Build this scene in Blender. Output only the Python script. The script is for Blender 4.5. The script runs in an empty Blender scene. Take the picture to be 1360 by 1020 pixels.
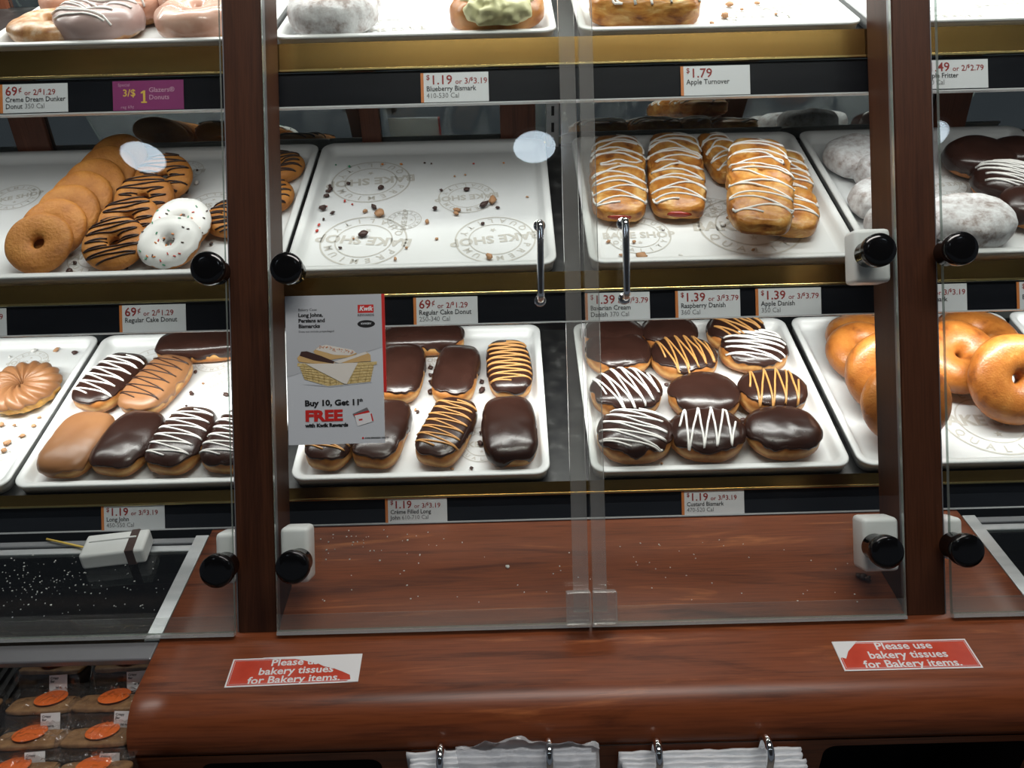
import bpy, bmesh, math, random
from math import sin, cos, pi, radians, sqrt, acos, atan2
from mathutils import Vector, Matrix, noise

SC = bpy.context.scene
COL = SC.collection

# ------------------------------------------------------------------ camera
FPX = 1061.0                       # focal length in pixels of a 1360 px wide frame
ROLL = radians(1.5)
PITCH = radians(30)
EYE = Vector((0, 0, 1.66))
R_ = Vector((1, 0, 0))
U_ = Vector((0, sin(PITCH), cos(PITCH)))      # up along the slanted case front
F_ = Vector((0, cos(PITCH), -sin(PITCH)))     # into the case, square to its front
cam = bpy.data.cameras.new('camera')
cam.sensor_width = 36.0
cam.lens = 36.0 * FPX / 1360
cam.clip_start = 0.02
camo = bpy.data.objects.new('camera', cam)
COL.objects.link(camo)
cx_ = R_ * cos(ROLL) - U_ * sin(ROLL)
cy_ = R_ * sin(ROLL) + U_ * cos(ROLL)
cz_ = -F_
camo.matrix_world = Matrix(((cx_.x, cy_.x, cz_.x, EYE.x), (cx_.y, cy_.y, cz_.y, EYE.y),
                            (cx_.z, cy_.z, cz_.z, EYE.z), (0, 0, 0, 1)))
SC.camera = camo

# ------------------------------------------------------------------ world, exposure, lights
SC.view_settings.view_transform = 'Standard'
SC.view_settings.look = 'None'
SC.view_settings.gamma = 1.0
SC.view_settings.use_curve_mapping = False
SC.view_settings.exposure = 0.0
w = bpy.data.worlds.new('world')
SC.world = w
w.use_nodes = True
w.node_tree.nodes['Background'].inputs[0].default_value = (0.75, 0.85, 1.0, 1)
w.node_tree.nodes['Background'].inputs[1].default_value = 0.09
SC.cycles.max_bounces = 10
SC.cycles.transparent_max_bounces = 24


def cvw(X, V, W):
    """point of the slanted case frame: X across, V up along the front, W into the case"""
    return EYE + R_ * X + U_ * V + F_ * W


def lamp(name, loc, direction, sx, sy, power, col, spread=180):
    l = bpy.data.lights.new(name, 'AREA')
    l.shape = 'RECTANGLE'
    l.size, l.size_y = sx, sy
    l.energy = power
    l.color = col
    l.spread = radians(spread)
    o = bpy.data.objects.new(name, l)
    COL.objects.link(o)
    d = Vector(direction).normalized()
    o.location = loc
    z = -d
    x = Vector((1, 0, 0))
    y = z.cross(x).normalized()
    o.matrix_world = Matrix(((x.x, y.x, z.x, loc[0]), (x.y, y.y, z.y, loc[1]), (x.z, y.z, z.z, loc[2]), (0, 0, 0, 1)))
    return o


COOL = (1.0, 0.985, 0.955)
# tubes tucked behind the label strip of each shelf, and one in the case head
lamp('tube_light_top', cvw(0.1, 0.80, 1.10), F_ * 0.5 - U_ * 1.0, 2.6, 0.03, 11.5, COOL)
lamp('tube_light_middle', cvw(0.1, 0.415, 1.112), F_ * 0.75 - U_ * 1.0, 2.6, 0.02, 2.15, COOL, 125)
lamp('tube_light_bottom', cvw(0.1, 0.115, 1.16), F_ * 1.35 - U_ * 1.0, 2.6, 0.02, 7.2, COOL, 125)
# added overhead fill for the room, set so the door panes don't mirror it
lamp('overhead_fill_light', (0.35, 0.62, 2.88), (0, 0, -1), 1.6, 0.3, 25, (1, 0.95, 0.9))


# ------------------------------------------------------------------ pixels to places
def unroll(px, py):
    u, v = px - 680.0, py - 510.0
    return u * cos(ROLL) - v * sin(ROLL), u * sin(ROLL) + v * cos(ROLL)


def ray(px, py):
    x, y = unroll(px, py)
    return R_ * (x / FPX) - U_ * (y / FPX) + F_


def at_W(px, py, W):
    return EYE + ray(px, py) * W


def at_plane(px, py, p0, n):
    d = ray(px, py)
    return EYE + d * ((p0 - EYE).dot(n) / d.dot(n))


def at_z(px, py, z):
    return at_plane(px, py, Vector((0, 0, z)), Vector((0, 0, 1)))


def basis(ex, ey, ez, p):
    return Matrix(((ex.x, ey.x, ez.x, p.x), (ex.y, ey.y, ez.y, p.y), (ex.z, ey.z, ez.z, p.z), (0, 0, 0, 1)))


def case_mat(X, V, W):
    """a frame whose x runs across, y up the slanted front, z out towards the shop"""
    return basis(R_, U_, -F_, cvw(X, V, W))


class Shelf:
    def __init__(s, W, V, theta, L):
        s.W, s.V, s.L = W, V, L
        a = radians(theta - 30)
        s.a = a
        s.ex = Vector((1, 0, 0))
        s.ey = Vector((0, cos(a), sin(a)))
        s.en = Vector((0, -sin(a), cos(a)))
        s.o = cvw(0, V, W)

    def at(s, px, py, h):
        return at_plane(px, py, s.o + s.en * h, s.en)

    def P(s, x, y, h=0):
        return s.o + s.ex * x + s.ey * y + s.en * h

    def M(s, p):
        return basis(s.ex, s.ey, s.en, p)


TOP = Shelf(1.085, 0.4550, 40, 0.272)
MID = Shelf(1.134, 0.1475, 44, 0.391)
BOT = Shelf(1.186, -0.1550, 40, 0.393)


# ------------------------------------------------------------------ materials
def mat(name):
    m = bpy.data.materials.new(name)
    m.use_nodes = True
    return m, m.node_tree.nodes, m.node_tree.links, m.node_tree.nodes['Principled BSDF']


def plain(name, col, rough=0.5, metal=0.0, coat=0.0, emit=None, spec=None):
    m, N, L, b = mat(name)
    b.inputs['Base Color'].default_value = (*col, 1)
    b.inputs['Roughness'].default_value = rough
    b.inputs['Metallic'].default_value = metal
    b.inputs['Coat Weight'].default_value = coat
    if spec is not None:
        b.inputs['Specular IOR Level'].default_value = spec
    if emit:
        b.inputs['Emission Color'].default_value = (*emit[0], 1)
        b.inputs['Emission Strength'].default_value = emit[1]
    return m


def noisy(name, stops, scale=(30, 30, 30), detail=4, rough=0.5, bump=0.0, bscale=None, metal=0, coat=0.0,
          distort=0.0, nrough=0.55, bdist=0.002, sss=0.0, spec=None):
    """noise of object space through a colour ramp, with a bump"""
    m, N, L, b = mat(name)
    tc = N.new('ShaderNodeTexCoord')
    mp = N.new('ShaderNodeMapping')
    mp.inputs['Scale'].default_value = scale
    oi = N.new('ShaderNodeObjectInfo')
    add = N.new('ShaderNodeVectorMath')
    add.operation = 'ADD'
    mul = N.new('ShaderNodeVectorMath')
    mul.operation = 'SCALE'
    mul.inputs['Scale'].default_value = 37.0
    cmb = N.new('ShaderNodeCombineXYZ')
    for k in range(3):
        L.new(oi.outputs['Random'], cmb.inputs[k])
    L.new(cmb.outputs[0], mul.inputs[0])
    L.new(tc.outputs['Object'], mp.inputs[0])
    L.new(mp.outputs[0], add.inputs[0])
    L.new(mul.outputs[0], add.inputs[1])
    nz = N.new('ShaderNodeTexNoise')
    nz.inputs['Scale'].default_value = 1.0
    nz.inputs['Detail'].default_value = detail
    nz.inputs['Roughness'].default_value = nrough
    nz.inputs['Distortion'].default_value = distort
    L.new(add.outputs[0], nz.inputs['Vector'])
    cr = N.new('ShaderNodeValToRGB')
    e = cr.color_ramp.elements
    while len(e) < len(stops):
        e.new(0.5)
    for k, (p, c) in enumerate(stops):
        e[k].position = p
        e[k].color = (*c, 1)
    L.new(nz.outputs['Fac'], cr.inputs[0])
    L.new(cr.outputs[0], b.inputs['Base Color'])
    b.inputs['Roughness'].default_value = rough
    b.inputs['Metallic'].default_value = metal
    b.inputs['Coat Weight'].default_value = coat
    if spec is not None:
        b.inputs['Specular IOR Level'].default_value = spec
    if sss:
        b.inputs['Subsurface Weight'].default_value = sss
        b.inputs['Subsurface Scale'].default_value = 0.004
    if bump:
        bp = N.new('ShaderNodeBump')
        bp.inputs['Strength'].default_value = bump
        bp.inputs['Distance'].default_value = bdist
        if bscale:
            n2 = N.new('ShaderNodeTexNoise')
            n2.inputs['Scale'].default_value = bscale
            n2.inputs['Detail'].default_value = 5
            L.new(tc.outputs['Object'], n2.inputs['Vector'])
            L.new(n2.outputs['Fac'], bp.inputs['Height'])
        else:
            L.new(nz.outputs['Fac'], bp.inputs['Height'])
        L.new(bp.outputs[0], b.inputs['Normal'])
    return m


def fried(name, low, band, top, h, rough=0.55, bump=0.35):
    """fried dough: brown crust with the pale belt that never touched the oil, by height on the piece"""
    m, N, L, b = mat(name)
    tc = N.new('ShaderNodeTexCoord')
    sp = N.new('ShaderNodeSeparateXYZ')
    L.new(tc.outputs['Object'], sp.inputs[0])
    nz = N.new('ShaderNodeTexNoise')
    nz.inputs['Scale'].default_value = 38
    nz.inputs['Detail'].default_value = 5
    L.new(tc.outputs['Object'], nz.inputs['Vector'])
    ma = N.new('ShaderNodeMath')
    ma.operation = 'MULTIPLY_ADD'
    ma.inputs[1].default_value = 1.0 / h
    L.new(sp.outputs['Z'], ma.inputs[0])
    m2 = N.new('ShaderNodeMath')
    m2.operation = 'MULTIPLY_ADD'
    m2.inputs[1].default_value = 0.34
    m2.inputs[2].default_value = -0.17
    L.new(nz.outputs['Fac'], m2.inputs[0])
    L.new(m2.outputs[0], ma.inputs[2])
    cr = N.new('ShaderNodeValToRGB')
    e = cr.color_ramp.elements
    for _ in range(3):
        e.new(0.5)
    for k, (p, c) in enumerate(((0.12, low), (0.34, low), (0.47, band), (0.60, top), (0.9, top))):
        e[k].position = p
        e[k].color = (*c, 1)
    L.new(ma.outputs[0], cr.inputs[0])
    mx = N.new('ShaderNodeMixRGB')
    mx.blend_type = 'MULTIPLY'
    mx.inputs[0].default_value = 0.5
    n3 = N.new('ShaderNodeTexNoise')
    n3.inputs['Scale'].default_value = 90
    n3.inputs['Detail'].default_value = 4
    L.new(tc.outputs['Object'], n3.inputs['Vector'])
    c3 = N.new('ShaderNodeValToRGB')
    c3.color_ramp.elements[0].position = 0.35
    c3.color_ramp.elements[0].color = (0.55, 0.45, 0.38, 1)
    c3.color_ramp.elements[1].position = 0.62
    c3.color_ramp.elements[1].color = (1, 1, 1, 1)
    L.new(n3.outputs['Fac'], c3.inputs[0])
    L.new(cr.outputs[0], mx.inputs[1])
    L.new(c3.outputs[0], mx.inputs[2])
    L.new(mx.outputs[0], b.inputs['Base Color'])
    b.inputs['Roughness'].default_value = rough
    bp = N.new('ShaderNodeBump')
    bp.inputs['Strength'].default_value = bump
    bp.inputs['Distance'].default_value = 0.0015
    n4 = N.new('ShaderNodeTexNoise')
    n4.inputs['Scale'].default_value = 260
    n4.inputs['Detail'].default_value = 4
    L.new(tc.outputs['Object'], n4.inputs['Vector'])
    L.new(n4.outputs['Fac'], bp.inputs['Height'])
    L.new(bp.outputs[0], b.inputs['Normal'])
    return m


def wood(name, dark, mid, light, scale, rough, coat=0.0, spec=0.4):
    m = noisy(name, [(0.30, dark), (0.48, mid), (0.60, mid), (0.74, light)], scale=scale, detail=7, rough=rough,
              distort=1.1, nrough=0.62, coat=coat, spec=spec)
    N, L = m.node_tree.nodes, m.node_tree.links
    b = N['Principled BSDF']
    b.inputs['Coat Roughness'].default_value = 0.25
    # fine dark pores drawn out along the grain
    tc = N.new('ShaderNodeTexCoord')
    mp = N.new('ShaderNodeMapping')
    mp.inputs['Scale'].default_value = [x * (14 if x > 10 else 6) for x in scale]
    n2 = N.new('ShaderNodeTexNoise')
    n2.inputs['Scale'].default_value = 1.0
    n2.inputs['Detail'].default_value = 4
    cr = N.new('ShaderNodeValToRGB')
    cr.color_ramp.elements[0].position = 0.36
    cr.color_ramp.elements[0].color = (0.42, 0.38, 0.36, 1)
    cr.color_ramp.elements[1].position = 0.56
    cr.color_ramp.elements[1].color = (1, 1, 1, 1)
    mx = N.new('ShaderNodeMixRGB')
    mx.blend_type = 'MULTIPLY'
    mx.inputs[0].default_value = 0.42
    src = b.inputs['Base Color'].links[0].from_socket
    L.new(tc.outputs['Object'], mp.inputs[0])
    L.new(mp.outputs[0], n2.inputs['Vector'])
    L.new(n2.outputs['Fac'], cr.inputs[0])
    L.new(src, mx.inputs[1])
    L.new(cr.outputs[0], mx.inputs[2])
    L.new(mx.outputs[0], b.inputs['Base Color'])
    return m


def sheer(name, tint, rough=0.0, ior=1.45, extra=0.0, film=None):
    """clear sheet: lets light straight through and mirrors by its angle; film adds some milky diffuse"""
    m, N, L, b = mat(name)
    N.remove(b)
    out = N['Material Output']
    tr = N.new('ShaderNodeBsdfTransparent')
    tr.inputs[0].default_value = (*tint, 1)
    gl = N.new('ShaderNodeBsdfGlossy')
    gl.inputs['Roughness'].default_value = rough
    gl.inputs[0].default_value = (1, 1, 1, 1)
    # reflection of a thin sheet by viewing angle, the same from both sides (Schlick)
    lw = N.new('ShaderNodeLayerWeight')
    lw.inputs[0].default_value = 0.5
    pw = N.new('ShaderNodeMath')
    pw.operation = 'POWER'
    pw.inputs[1].default_value = 5.0
    L.new(lw.outputs['Facing'], pw.inputs[0])
    fr = N.new('ShaderNodeMath')
    fr.operation = 'MULTIPLY_ADD'
    f0 = ((ior - 1) / (ior + 1)) ** 2
    fr.inputs[1].default_value = 1 - f0
    fr.inputs[2].default_value = f0
    L.new(pw.outputs[0], fr.inputs[0])
    base = tr
    if film:
        df = N.new('ShaderNodeBsdfDiffuse')
        df.inputs[0].default_value = (*film[0], 1)
        m1 = N.new('ShaderNodeMixShader')
        m1.inputs[0].default_value = film[1]
        L.new(tr.outputs[0], m1.inputs[1])
        L.new(df.outputs[0], m1.inputs[2])
        base = m1
    mx = N.new('ShaderNodeMixShader')
    if extra:
        ad = N.new('ShaderNodeMath')
        ad.operation = 'ADD'
        ad.use_clamp = True
        ad.inputs[1].default_value = extra
        L.new(fr.outputs[0], ad.inputs[0])
        L.new(ad.outputs[0], mx.inputs[0])
    else:
        L.new(fr.outputs[0], mx.inputs[0])
    L.new(base.outputs[0], mx.inputs[1])
    L.new(gl.outputs[0], mx.inputs[2])
    L.new(mx.outputs[0], out.inputs[0])
    return m


M = {}
M['counter'] = wood('counter_laminate', (0.060, 0.015, 0.006), (0.20, 0.052, 0.017), (0.44, 0.145, 0.048), (2.4, 26, 26), 0.34, 0.0, 0.36)
M['post'] = wood('post_wood', (0.030, 0.0098, 0.0048), (0.060, 0.0205, 0.0088), (0.090, 0.032, 0.0135), (34, 2.2, 34), 0.45, 0, 0.25)
M['mullion'] = wood('mullion_wood', (0.10, 0.03, 0.014), (0.18, 0.055, 0.025), (0.24, 0.08, 0.04), (30, 30, 3), 0.45)
M['brass'] = noisy('brass', [(0.3, (0.32, 0.18, 0.052)), (0.7, (0.44, 0.275, 0.09))], (2, 30, 30), 3, 0.24, metal=1.0)
M['brass_edge'] = plain('brass_edge', (0.85, 0.65, 0.28), 0.22, 1.0)
M['strip'] = noisy('strip_plastic', [(0.35, (0.006, 0.007, 0.010)), (0.7, (0.010, 0.011, 0.015))], (8, 60, 60), 4, 0.30, spec=0.2)
M['strip_lip'] = plain('strip_lip', (0.55, 0.56, 0.58), 0.3)
M['board'] = noisy('shelf_board', [(0.4, (0.008, 0.008, 0.009)), (0.58, (0.018, 0.018, 0.018)), (0.7, (0.05, 0.05, 0.05))], (40, 40, 40), 6, 0.4)
M['tray'] = noisy('tray_plastic', [(0.3, (0.70, 0.71, 0.71)), (0.7, (0.76, 0.77, 0.77))], (9, 9, 9), 4, 0.35)
M['liner'] = noisy('liner_paper', [(0.3, (0.68, 0.69, 0.69)), (0.7, (0.73, 0.74, 0.75))], (14, 14, 14), 4, 0.55, bump=0.25, bscale=30)
M['print'] = plain('liner_print', (0.52, 0.50, 0.46), 0.55)
M['aluminium'] = noisy('aluminium', [(0.3, (0.50, 0.52, 0.54)), (0.7, (0.62, 0.63, 0.65))], (4, 90, 90), 3, 0.38, metal=0.75)
M['steel_grey'] = plain('grey_metal', (0.22, 0.225, 0.24), 0.4, 0.5)
M['chrome'] = plain('chrome', (0.86, 0.87, 0.88), 0.08, 1.0)
M['black'] = plain('black_plastic', (0.0035, 0.0035, 0.004), 0.12)
M['black_matte'] = plain('black_matte', (0.006, 0.006, 0.006), 0.6)
M['white_plastic'] = noisy('white_plastic', [(0.3, (0.70, 0.71, 0.71)), (0.7, (0.80, 0.80, 0.80))], (20, 20, 20), 3, 0.4)
M['glass'] = sheer('pane_glass', (0.965, 0.985, 0.975))
M['glass_edge'] = sheer('pane_edge', (0.55, 0.66, 0.61), rough=0.15, extra=0.12, film=((0.50, 0.60, 0.56), 0.45))
M['acrylic'] = sheer('acrylic', (0.93, 0.94, 0.93), rough=0.1, ior=1.45, extra=0.03, film=((0.72, 0.72, 0.69), 0.085))
M['seal'] = sheer('clear_seal', (0.90, 0.91, 0.90), rough=0.03, film=((0.6, 0.6, 0.57), 0.05))
M['acrylic_edge'] = sheer('acrylic_edge', (0.9, 0.92, 0.9), rough=0.15, extra=0.25, film=((0.85, 0.86, 0.84), 0.35))
M['block_acrylic'] = sheer('block_acrylic', (0.90, 0.91, 0.90), rough=0.05, ior=1.5, extra=0.05, film=((0.7, 0.68, 0.66), 0.10))
M['case_glass'] = sheer('case_top_glass', (0.80, 0.82, 0.81), ior=1.5, extra=0.02)
M['cello'] = None
M['card'] = plain('tag_card', (0.72, 0.74, 0.77), 0.5)
M['card_orange'] = plain('tag_orange', (0.62, 0.20, 0.05), 0.5)
M['card_purple'] = plain('tag_purple', (0.26, 0.035, 0.16), 0.5)
M['gold_text'] = plain('gold_text', (0.78, 0.52, 0.09), 0.5)
M['pink_text'] = plain('pink_text', (0.62, 0.35, 0.48), 0.5)
M['red_text'] = plain('red_text', (0.30, 0.02, 0.018), 0.5)
M['dark_text'] = plain('dark_text', (0.035, 0.035, 0.04), 0.5)
M['grey_text'] = plain('grey_text', (0.15, 0.15, 0.16), 0.5)
M['paper_white'] = plain('paper_white', (0.56, 0.60, 0.64), 0.5)
M['paper_blue'] = plain('paper_pale_blue', (0.53, 0.60, 0.68), 0.5)
M['paper_grey'] = plain('paper_grey', (0.46, 0.49, 0.52), 0.5)
M['red'] = plain('print_red', (0.55, 0.018, 0.014), 0.5)
M['ink'] = plain('print_black', (0.008, 0.008, 0.009), 0.5)
M['sticker_red'] = noisy('sticker_red', [(0.3, (0.50, 0.045, 0.02)), (0.7, (0.60, 0.065, 0.03))], (40, 40, 40), 3, 0.35)
M['sticker_white'] = plain('sticker_white', (0.74, 0.75, 0.76), 0.4)
M['basket'] = noisy('basket_print', [(0.35, (0.50, 0.36, 0.13)), (0.6, (0.68, 0.55, 0.26))], (300, 500, 300), 2, 0.5)
M['basket_dark'] = plain('basket_print_dark', (0.38, 0.26, 0.09), 0.5)
M['print_cream'] = plain('print_cream', (0.72, 0.70, 0.64), 0.5)
M['print_tan'] = plain('print_tan', (0.60, 0.40, 0.17), 0.5)
M['print_choc'] = plain('print_chocolate', (0.05, 0.022, 0.018), 0.5)

GOLD_L, GOLD_B, GOLD_T = (0.42, 0.16, 0.035), (0.72, 0.43, 0.15), (0.46, 0.18, 0.04)
M['yeast'] = fried('yeast_dough', GOLD_L, GOLD_B, GOLD_T, 0.042, 0.5, 0.25)
M['bismark'] = fried('bismark_dough', (0.40, 0.15, 0.035), (0.70, 0.40, 0.14), (0.42, 0.16, 0.035), 0.05, 0.5, 0.25)
M['cake'] = noisy('cake_donut_crust', [(0.25, (0.25, 0.080, 0.013)), (0.48, (0.43, 0.160, 0.026)), (0.72, (0.56, 0.245, 0.05))], (24, 24, 24), 8, 0.62, bump=0.7, bscale=240, nrough=0.65)
M['cruller'] = noisy('cruller_dough', [(0.3, (0.48, 0.22, 0.04)), (0.7, (0.66, 0.38, 0.09))], (40, 40, 40), 5, 0.55, bump=0.3, bscale=150)
M['choc'] = noisy('chocolate_icing', [(0.3, (0.022, 0.0085, 0.006)), (0.75, (0.036, 0.0145, 0.0105))], (20, 20, 20), 4, 0.26, bump=0.12, bscale=60)
M['choc_line'] = plain('chocolate_drizzle', (0.028, 0.009, 0.006), 0.35)
M['caramel'] = noisy('caramel_icing', [(0.3, (0.245, 0.105, 0.042)), (0.75, (0.30, 0.138, 0.058))], (22, 22, 22), 4, 0.38, bump=0.12, bscale=60)
M['tan_line'] = plain('caramel_drizzle', (0.50, 0.245, 0.075), 0.4)
M['white_line'] = plain('white_drizzle', (0.82, 0.80, 0.77), 0.4)
M['white_icing'] = noisy('white_icing', [(0.3, (0.78, 0.77, 0.75)), (0.75, (0.86, 0.86, 0.84))], (25, 25, 25), 3, 0.35, bump=0.15, bscale=70)
M['pink_glaze'] = noisy('pink_glaze', [(0.25, (0.42, 0.19, 0.11)), (0.5, (0.60, 0.33, 0.24)), (0.75, (0.72, 0.48, 0.38))], (25, 25, 25), 5, 0.3, coat=0.4)
M['mauve_icing'] = noisy('mauve_icing', [(0.3, (0.33, 0.22, 0.20)), (0.75, (0.45, 0.33, 0.31))], (18, 18, 18), 4, 0.3)
M['glazed'] = noisy('sugar_glazed_dough', [(0.3, (0.28, 0.10, 0.03)), (0.5, (0.50, 0.26, 0.11)), (0.68, (0.72, 0.56, 0.42))], (60, 60, 60), 5, 0.35)
M['powder'] = noisy('powdered_sugar', [(0.36, (0.30, 0.25, 0.23)), (0.45, (0.52, 0.49, 0.49)), (0.56, (0.68, 0.68, 0.69)), (0.75, (0.80, 0.80, 0.81))], (48, 48, 48), 8, 0.85, bump=0.6, bscale=130, nrough=0.68)
M['flaky'] = noisy('flaky_pastry', [(0.30, (0.20, 0.058, 0.014)), (0.43, (0.44, 0.160, 0.028)), (0.57, (0.60, 0.285, 0.065)), (0.70, (0.78, 0.52, 0.21))], (42, 30, 90), 9, 0.34, bump=0.5, bscale=120, distort=0.6)
M['jam'] = plain('raspberry_jam', (0.32, 0.03, 0.015), 0.2)
M['persian'] = noisy('cinnamon_dough', [(0.3, (0.30, 0.09, 0.02)), (0.5, (0.50, 0.20, 0.05)), (0.75, (0.62, 0.32, 0.10))], (30, 30, 30), 5, 0.35)
M['green_icing'] = noisy('pale_green_frosting', [(0.3, (0.56, 0.55, 0.27)), (0.75, (0.72, 0.70, 0.42))], (30, 30, 30), 4, 0.5, bump=0.3, bscale=90)
M['bagel'] = noisy('bagel_crust', [(0.30, (0.17, 0.045, 0.009)), (0.46, (0.36, 0.115, 0.019)), (0.64, (0.44, 0.160, 0.030)), (0.74, (0.60, 0.30, 0.09))], (34, 34, 34), 10, 0.38, bump=0.35, bscale=330, coat=0.1, nrough=0.62)
M['crumb_dark'] = plain('chocolate_crumb', (0.05, 0.02, 0.015), 0.5)
M['crumb_tan'] = plain('tan_crumb', (0.45, 0.24, 0.12), 0.6)
M['crumb_red'] = plain('red_sprinkle', (0.55, 0.05, 0.03), 0.4)
M['crumb_orange'] = plain('orange_sprinkle', (0.75, 0.25, 0.05), 0.4)
M['crumb_green'] = plain('green_sprinkle', (0.03, 0.25, 0.12), 0.4)
M['crumb_white'] = plain('white_crumb', (0.75, 0.74, 0.72), 0.6)
M['brownie'] = noisy('brownie_chocolate', [(0.3, (0.020, 0.011, 0.008)), (0.75, (0.050, 0.028, 0.020))], (60, 60, 60), 5, 0.5, bump=0.5, bscale=120)
M['krispie'] = noisy('crisp_cereal_layer', [(0.3, (0.20, 0.10, 0.04)), (0.75, (0.40, 0.23, 0.10))], (90, 90, 90), 4, 0.55, bump=0.4, bscale=200)
M['orange_dot'] = plain('orange_sticker', (0.85, 0.16, 0.012), 0.5)
M['film'] = sheer('cellophane', (0.95, 0.95, 0.95), rough=0.10, ior=1.6, extra=0.02, film=((0.8, 0.78, 0.76), 0.012))
M['bag'] = noisy('white_bag_film', [(0.3, (0.62, 0.66, 0.70)), (0.75, (0.78, 0.80, 0.83))], (30, 30, 30), 5, 0.35, bump=0.6, bscale=45, bdist=0.004)
M['bag_sheer'] = sheer('thin_bag_film', (0.85, 0.86, 0.88), rough=0.2, extra=0.05, film=((0.72, 0.74, 0.77), 0.42))
M['ribbed'] = plain('ribbed_black', (0.008, 0.008, 0.009), 0.4)
M['rear_glass'] = None
M['floor'] = noisy('floor_tile', [(0.3, (0.25, 0.22, 0.19)), (0.7, (0.35, 0.31, 0.27))], (3, 3, 3), 4, 0.4)
M['ceiling'] = plain('ceiling_tile', (0.22, 0.22, 0.22), 0.9)
M['lamp_disc'] = plain('lamp_disc', (0.9, 0.95, 1.0), 0.5, emit=((0.75, 0.88, 1.0), 9.0))


def rear_glass():
    m, N, L, b = mat('dark_rear_glass')
    N.remove(b)
    out = N['Material Output']
    gl = N.new('ShaderNodeBsdfGlossy')
    gl.inputs['Roughness'].default_value = 0.02
    gl.inputs[0].default_value = (0.85, 0.9, 0.88, 1)
    df = N.new('ShaderNodeBsdfDiffuse')
    tc = N.new('ShaderNodeTexCoord')
    nz = N.new('ShaderNodeTexNoise')
    nz.inputs['Scale'].default_value = 9
    nz.inputs['Detail'].default_value = 2
    L.new(tc.outputs['Object'], nz.inputs['Vector'])
    cr = N.new('ShaderNodeValToRGB')
    cr.color_ramp.elements[0].position = 0.42
    cr.color_ramp.elements[0].color = (0.012, 0.014, 0.016, 1)
    cr.color_ramp.elements[1].position = 0.72
    cr.color_ramp.elements[1].color = (0.09, 0.10, 0.105, 1)
    L.new(nz.outputs['Fac'], cr.inputs[0])
    L.new(cr.outputs[0], df.inputs[0])
    mx = N.new('ShaderNodeMixShader')
    mx.inputs[0].default_value = 0.42
    L.new(df.outputs[0], mx.inputs[1])
    L.new(gl.outputs[0], mx.inputs[2])
    L.new(mx.outputs[0], out.inputs[0])
    return m


M['rear_glass'] = rear_glass()

# ------------------------------------------------------------------ object helpers
I4 = Matrix.Identity(4)


def link(name, me, m, parent=None, mw=None, smooth=True):
    o = bpy.data.objects.new(name, me)
    COL.objects.link(o)
    for x in (m if isinstance(m, (list, tuple)) else [m]):
        me.materials.append(x)
    if smooth:
        me.polygons.foreach_set('use_smooth', [True] * len(me.polygons))
    if parent is not None:
        o.parent = parent
    if mw is not None:
        o.matrix_world = mw
    return o


def obj(name, bm, m, parent=None, mw=None, smooth=False):
    me = bpy.data.meshes.new(name)
    bmesh.ops.recalc_face_normals(bm, faces=bm.faces[:])
    bm.to_mesh(me)
    bm.free()
    return link(name, me, m, parent, mw, smooth)


def from_py(name, vs, fs, m, parent=None, mw=None, smooth=True, flip=False):
    me = bpy.data.meshes.new(name)
    me.from_pydata([tuple(v) for v in vs], [], fs)
    me.update()
    if flip:
        me.flip_normals()
    return link(name, me, m, parent, mw, smooth)


def tag(o, label=None, cat=None, group=None, kind=None):
    if label:
        o['label'] = label
    if cat:
        o['category'] = cat
    if group:
        o['group'] = group
    if kind:
        o['kind'] = kind
    return o


def empty(name, mw, label, cat, group=None):
    o = bpy.data.objects.new(name, None)
    o.empty_display_size = 0.02
    COL.objects.link(o)
    o.matrix_world = mw
    return tag(o, label, cat, group)


def T(x, y, z):
    return Matrix.Translation((x, y, z))


def add_box(bm, c, s, bevel=0.0, seg=2, M4=None):
    n0 = len(bm.verts)
    r = bmesh.ops.create_cube(bm, size=1.0)
    vs = r['verts']
    bmesh.ops.scale(bm, vec=s, verts=vs)
    bmesh.ops.translate(bm, vec=c, verts=vs)
    if bevel:
        es = list({e for v in vs for e in v.link_edges})
        r2 = bmesh.ops.bevel(bm, geom=es, offset=bevel, segments=seg, affect='EDGES', profile=0.5)
        vs = list({v for f in r2['faces'] for v in f.verts} | {v for v in vs if v.is_valid})
    if M4 is not None:
        bmesh.ops.transform(bm, matrix=M4, verts=vs)
    return vs


def box(name, c, s, m, parent=None, mw=None, bevel=0.0, seg=2):
    bm = bmesh.new()
    add_box(bm, c, s, bevel, seg)
    return obj(name, bm, m, parent, mw, smooth=False)


def tube_py(path, rad, n=8, closed=False, cap=True):
    """sweep a circle along a path; rad may be a list"""
    vs, fs = [], []
    k = len(path)
    nrm = None
    for i, p in enumerate(path):
        a = path[max(i - 1, 0)] if not closed else path[i - 1]
        b = path[min(i + 1, k - 1)] if not closed else path[(i + 1) % k]
        t = (b - a)
        if t.length < 1e-9:
            t = Vector((1, 0, 0))
        t.normalize()
        if nrm is None:
            nrm = t.orthogonal().normalized()
        nrm = (nrm - t * nrm.dot(t))
        if nrm.length < 1e-6:
            nrm = t.orthogonal()
        nrm.normalize()
        bn = t.cross(nrm)
        r = rad[i] if isinstance(rad, (list, tuple)) else rad
        for j in range(n):
            q = 2 * pi * j / n
            vs.append(p + nrm * (r * cos(q)) + bn * (r * sin(q)))
    last = k if closed else k - 1
    for i in range(last):
        for j in range(n):
            a, b = i * n + j, i * n + (j + 1) % n
            c, d = ((i + 1) % k) * n + (j + 1) % n, ((i + 1) % k) * n + j
            fs.append((a, b, c, d))
    if cap and not closed:
        fs.append(tuple(range(n))[::-1])
        fs.append(tuple((k - 1) * n + j for j in range(n)))
    return vs, fs


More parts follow.
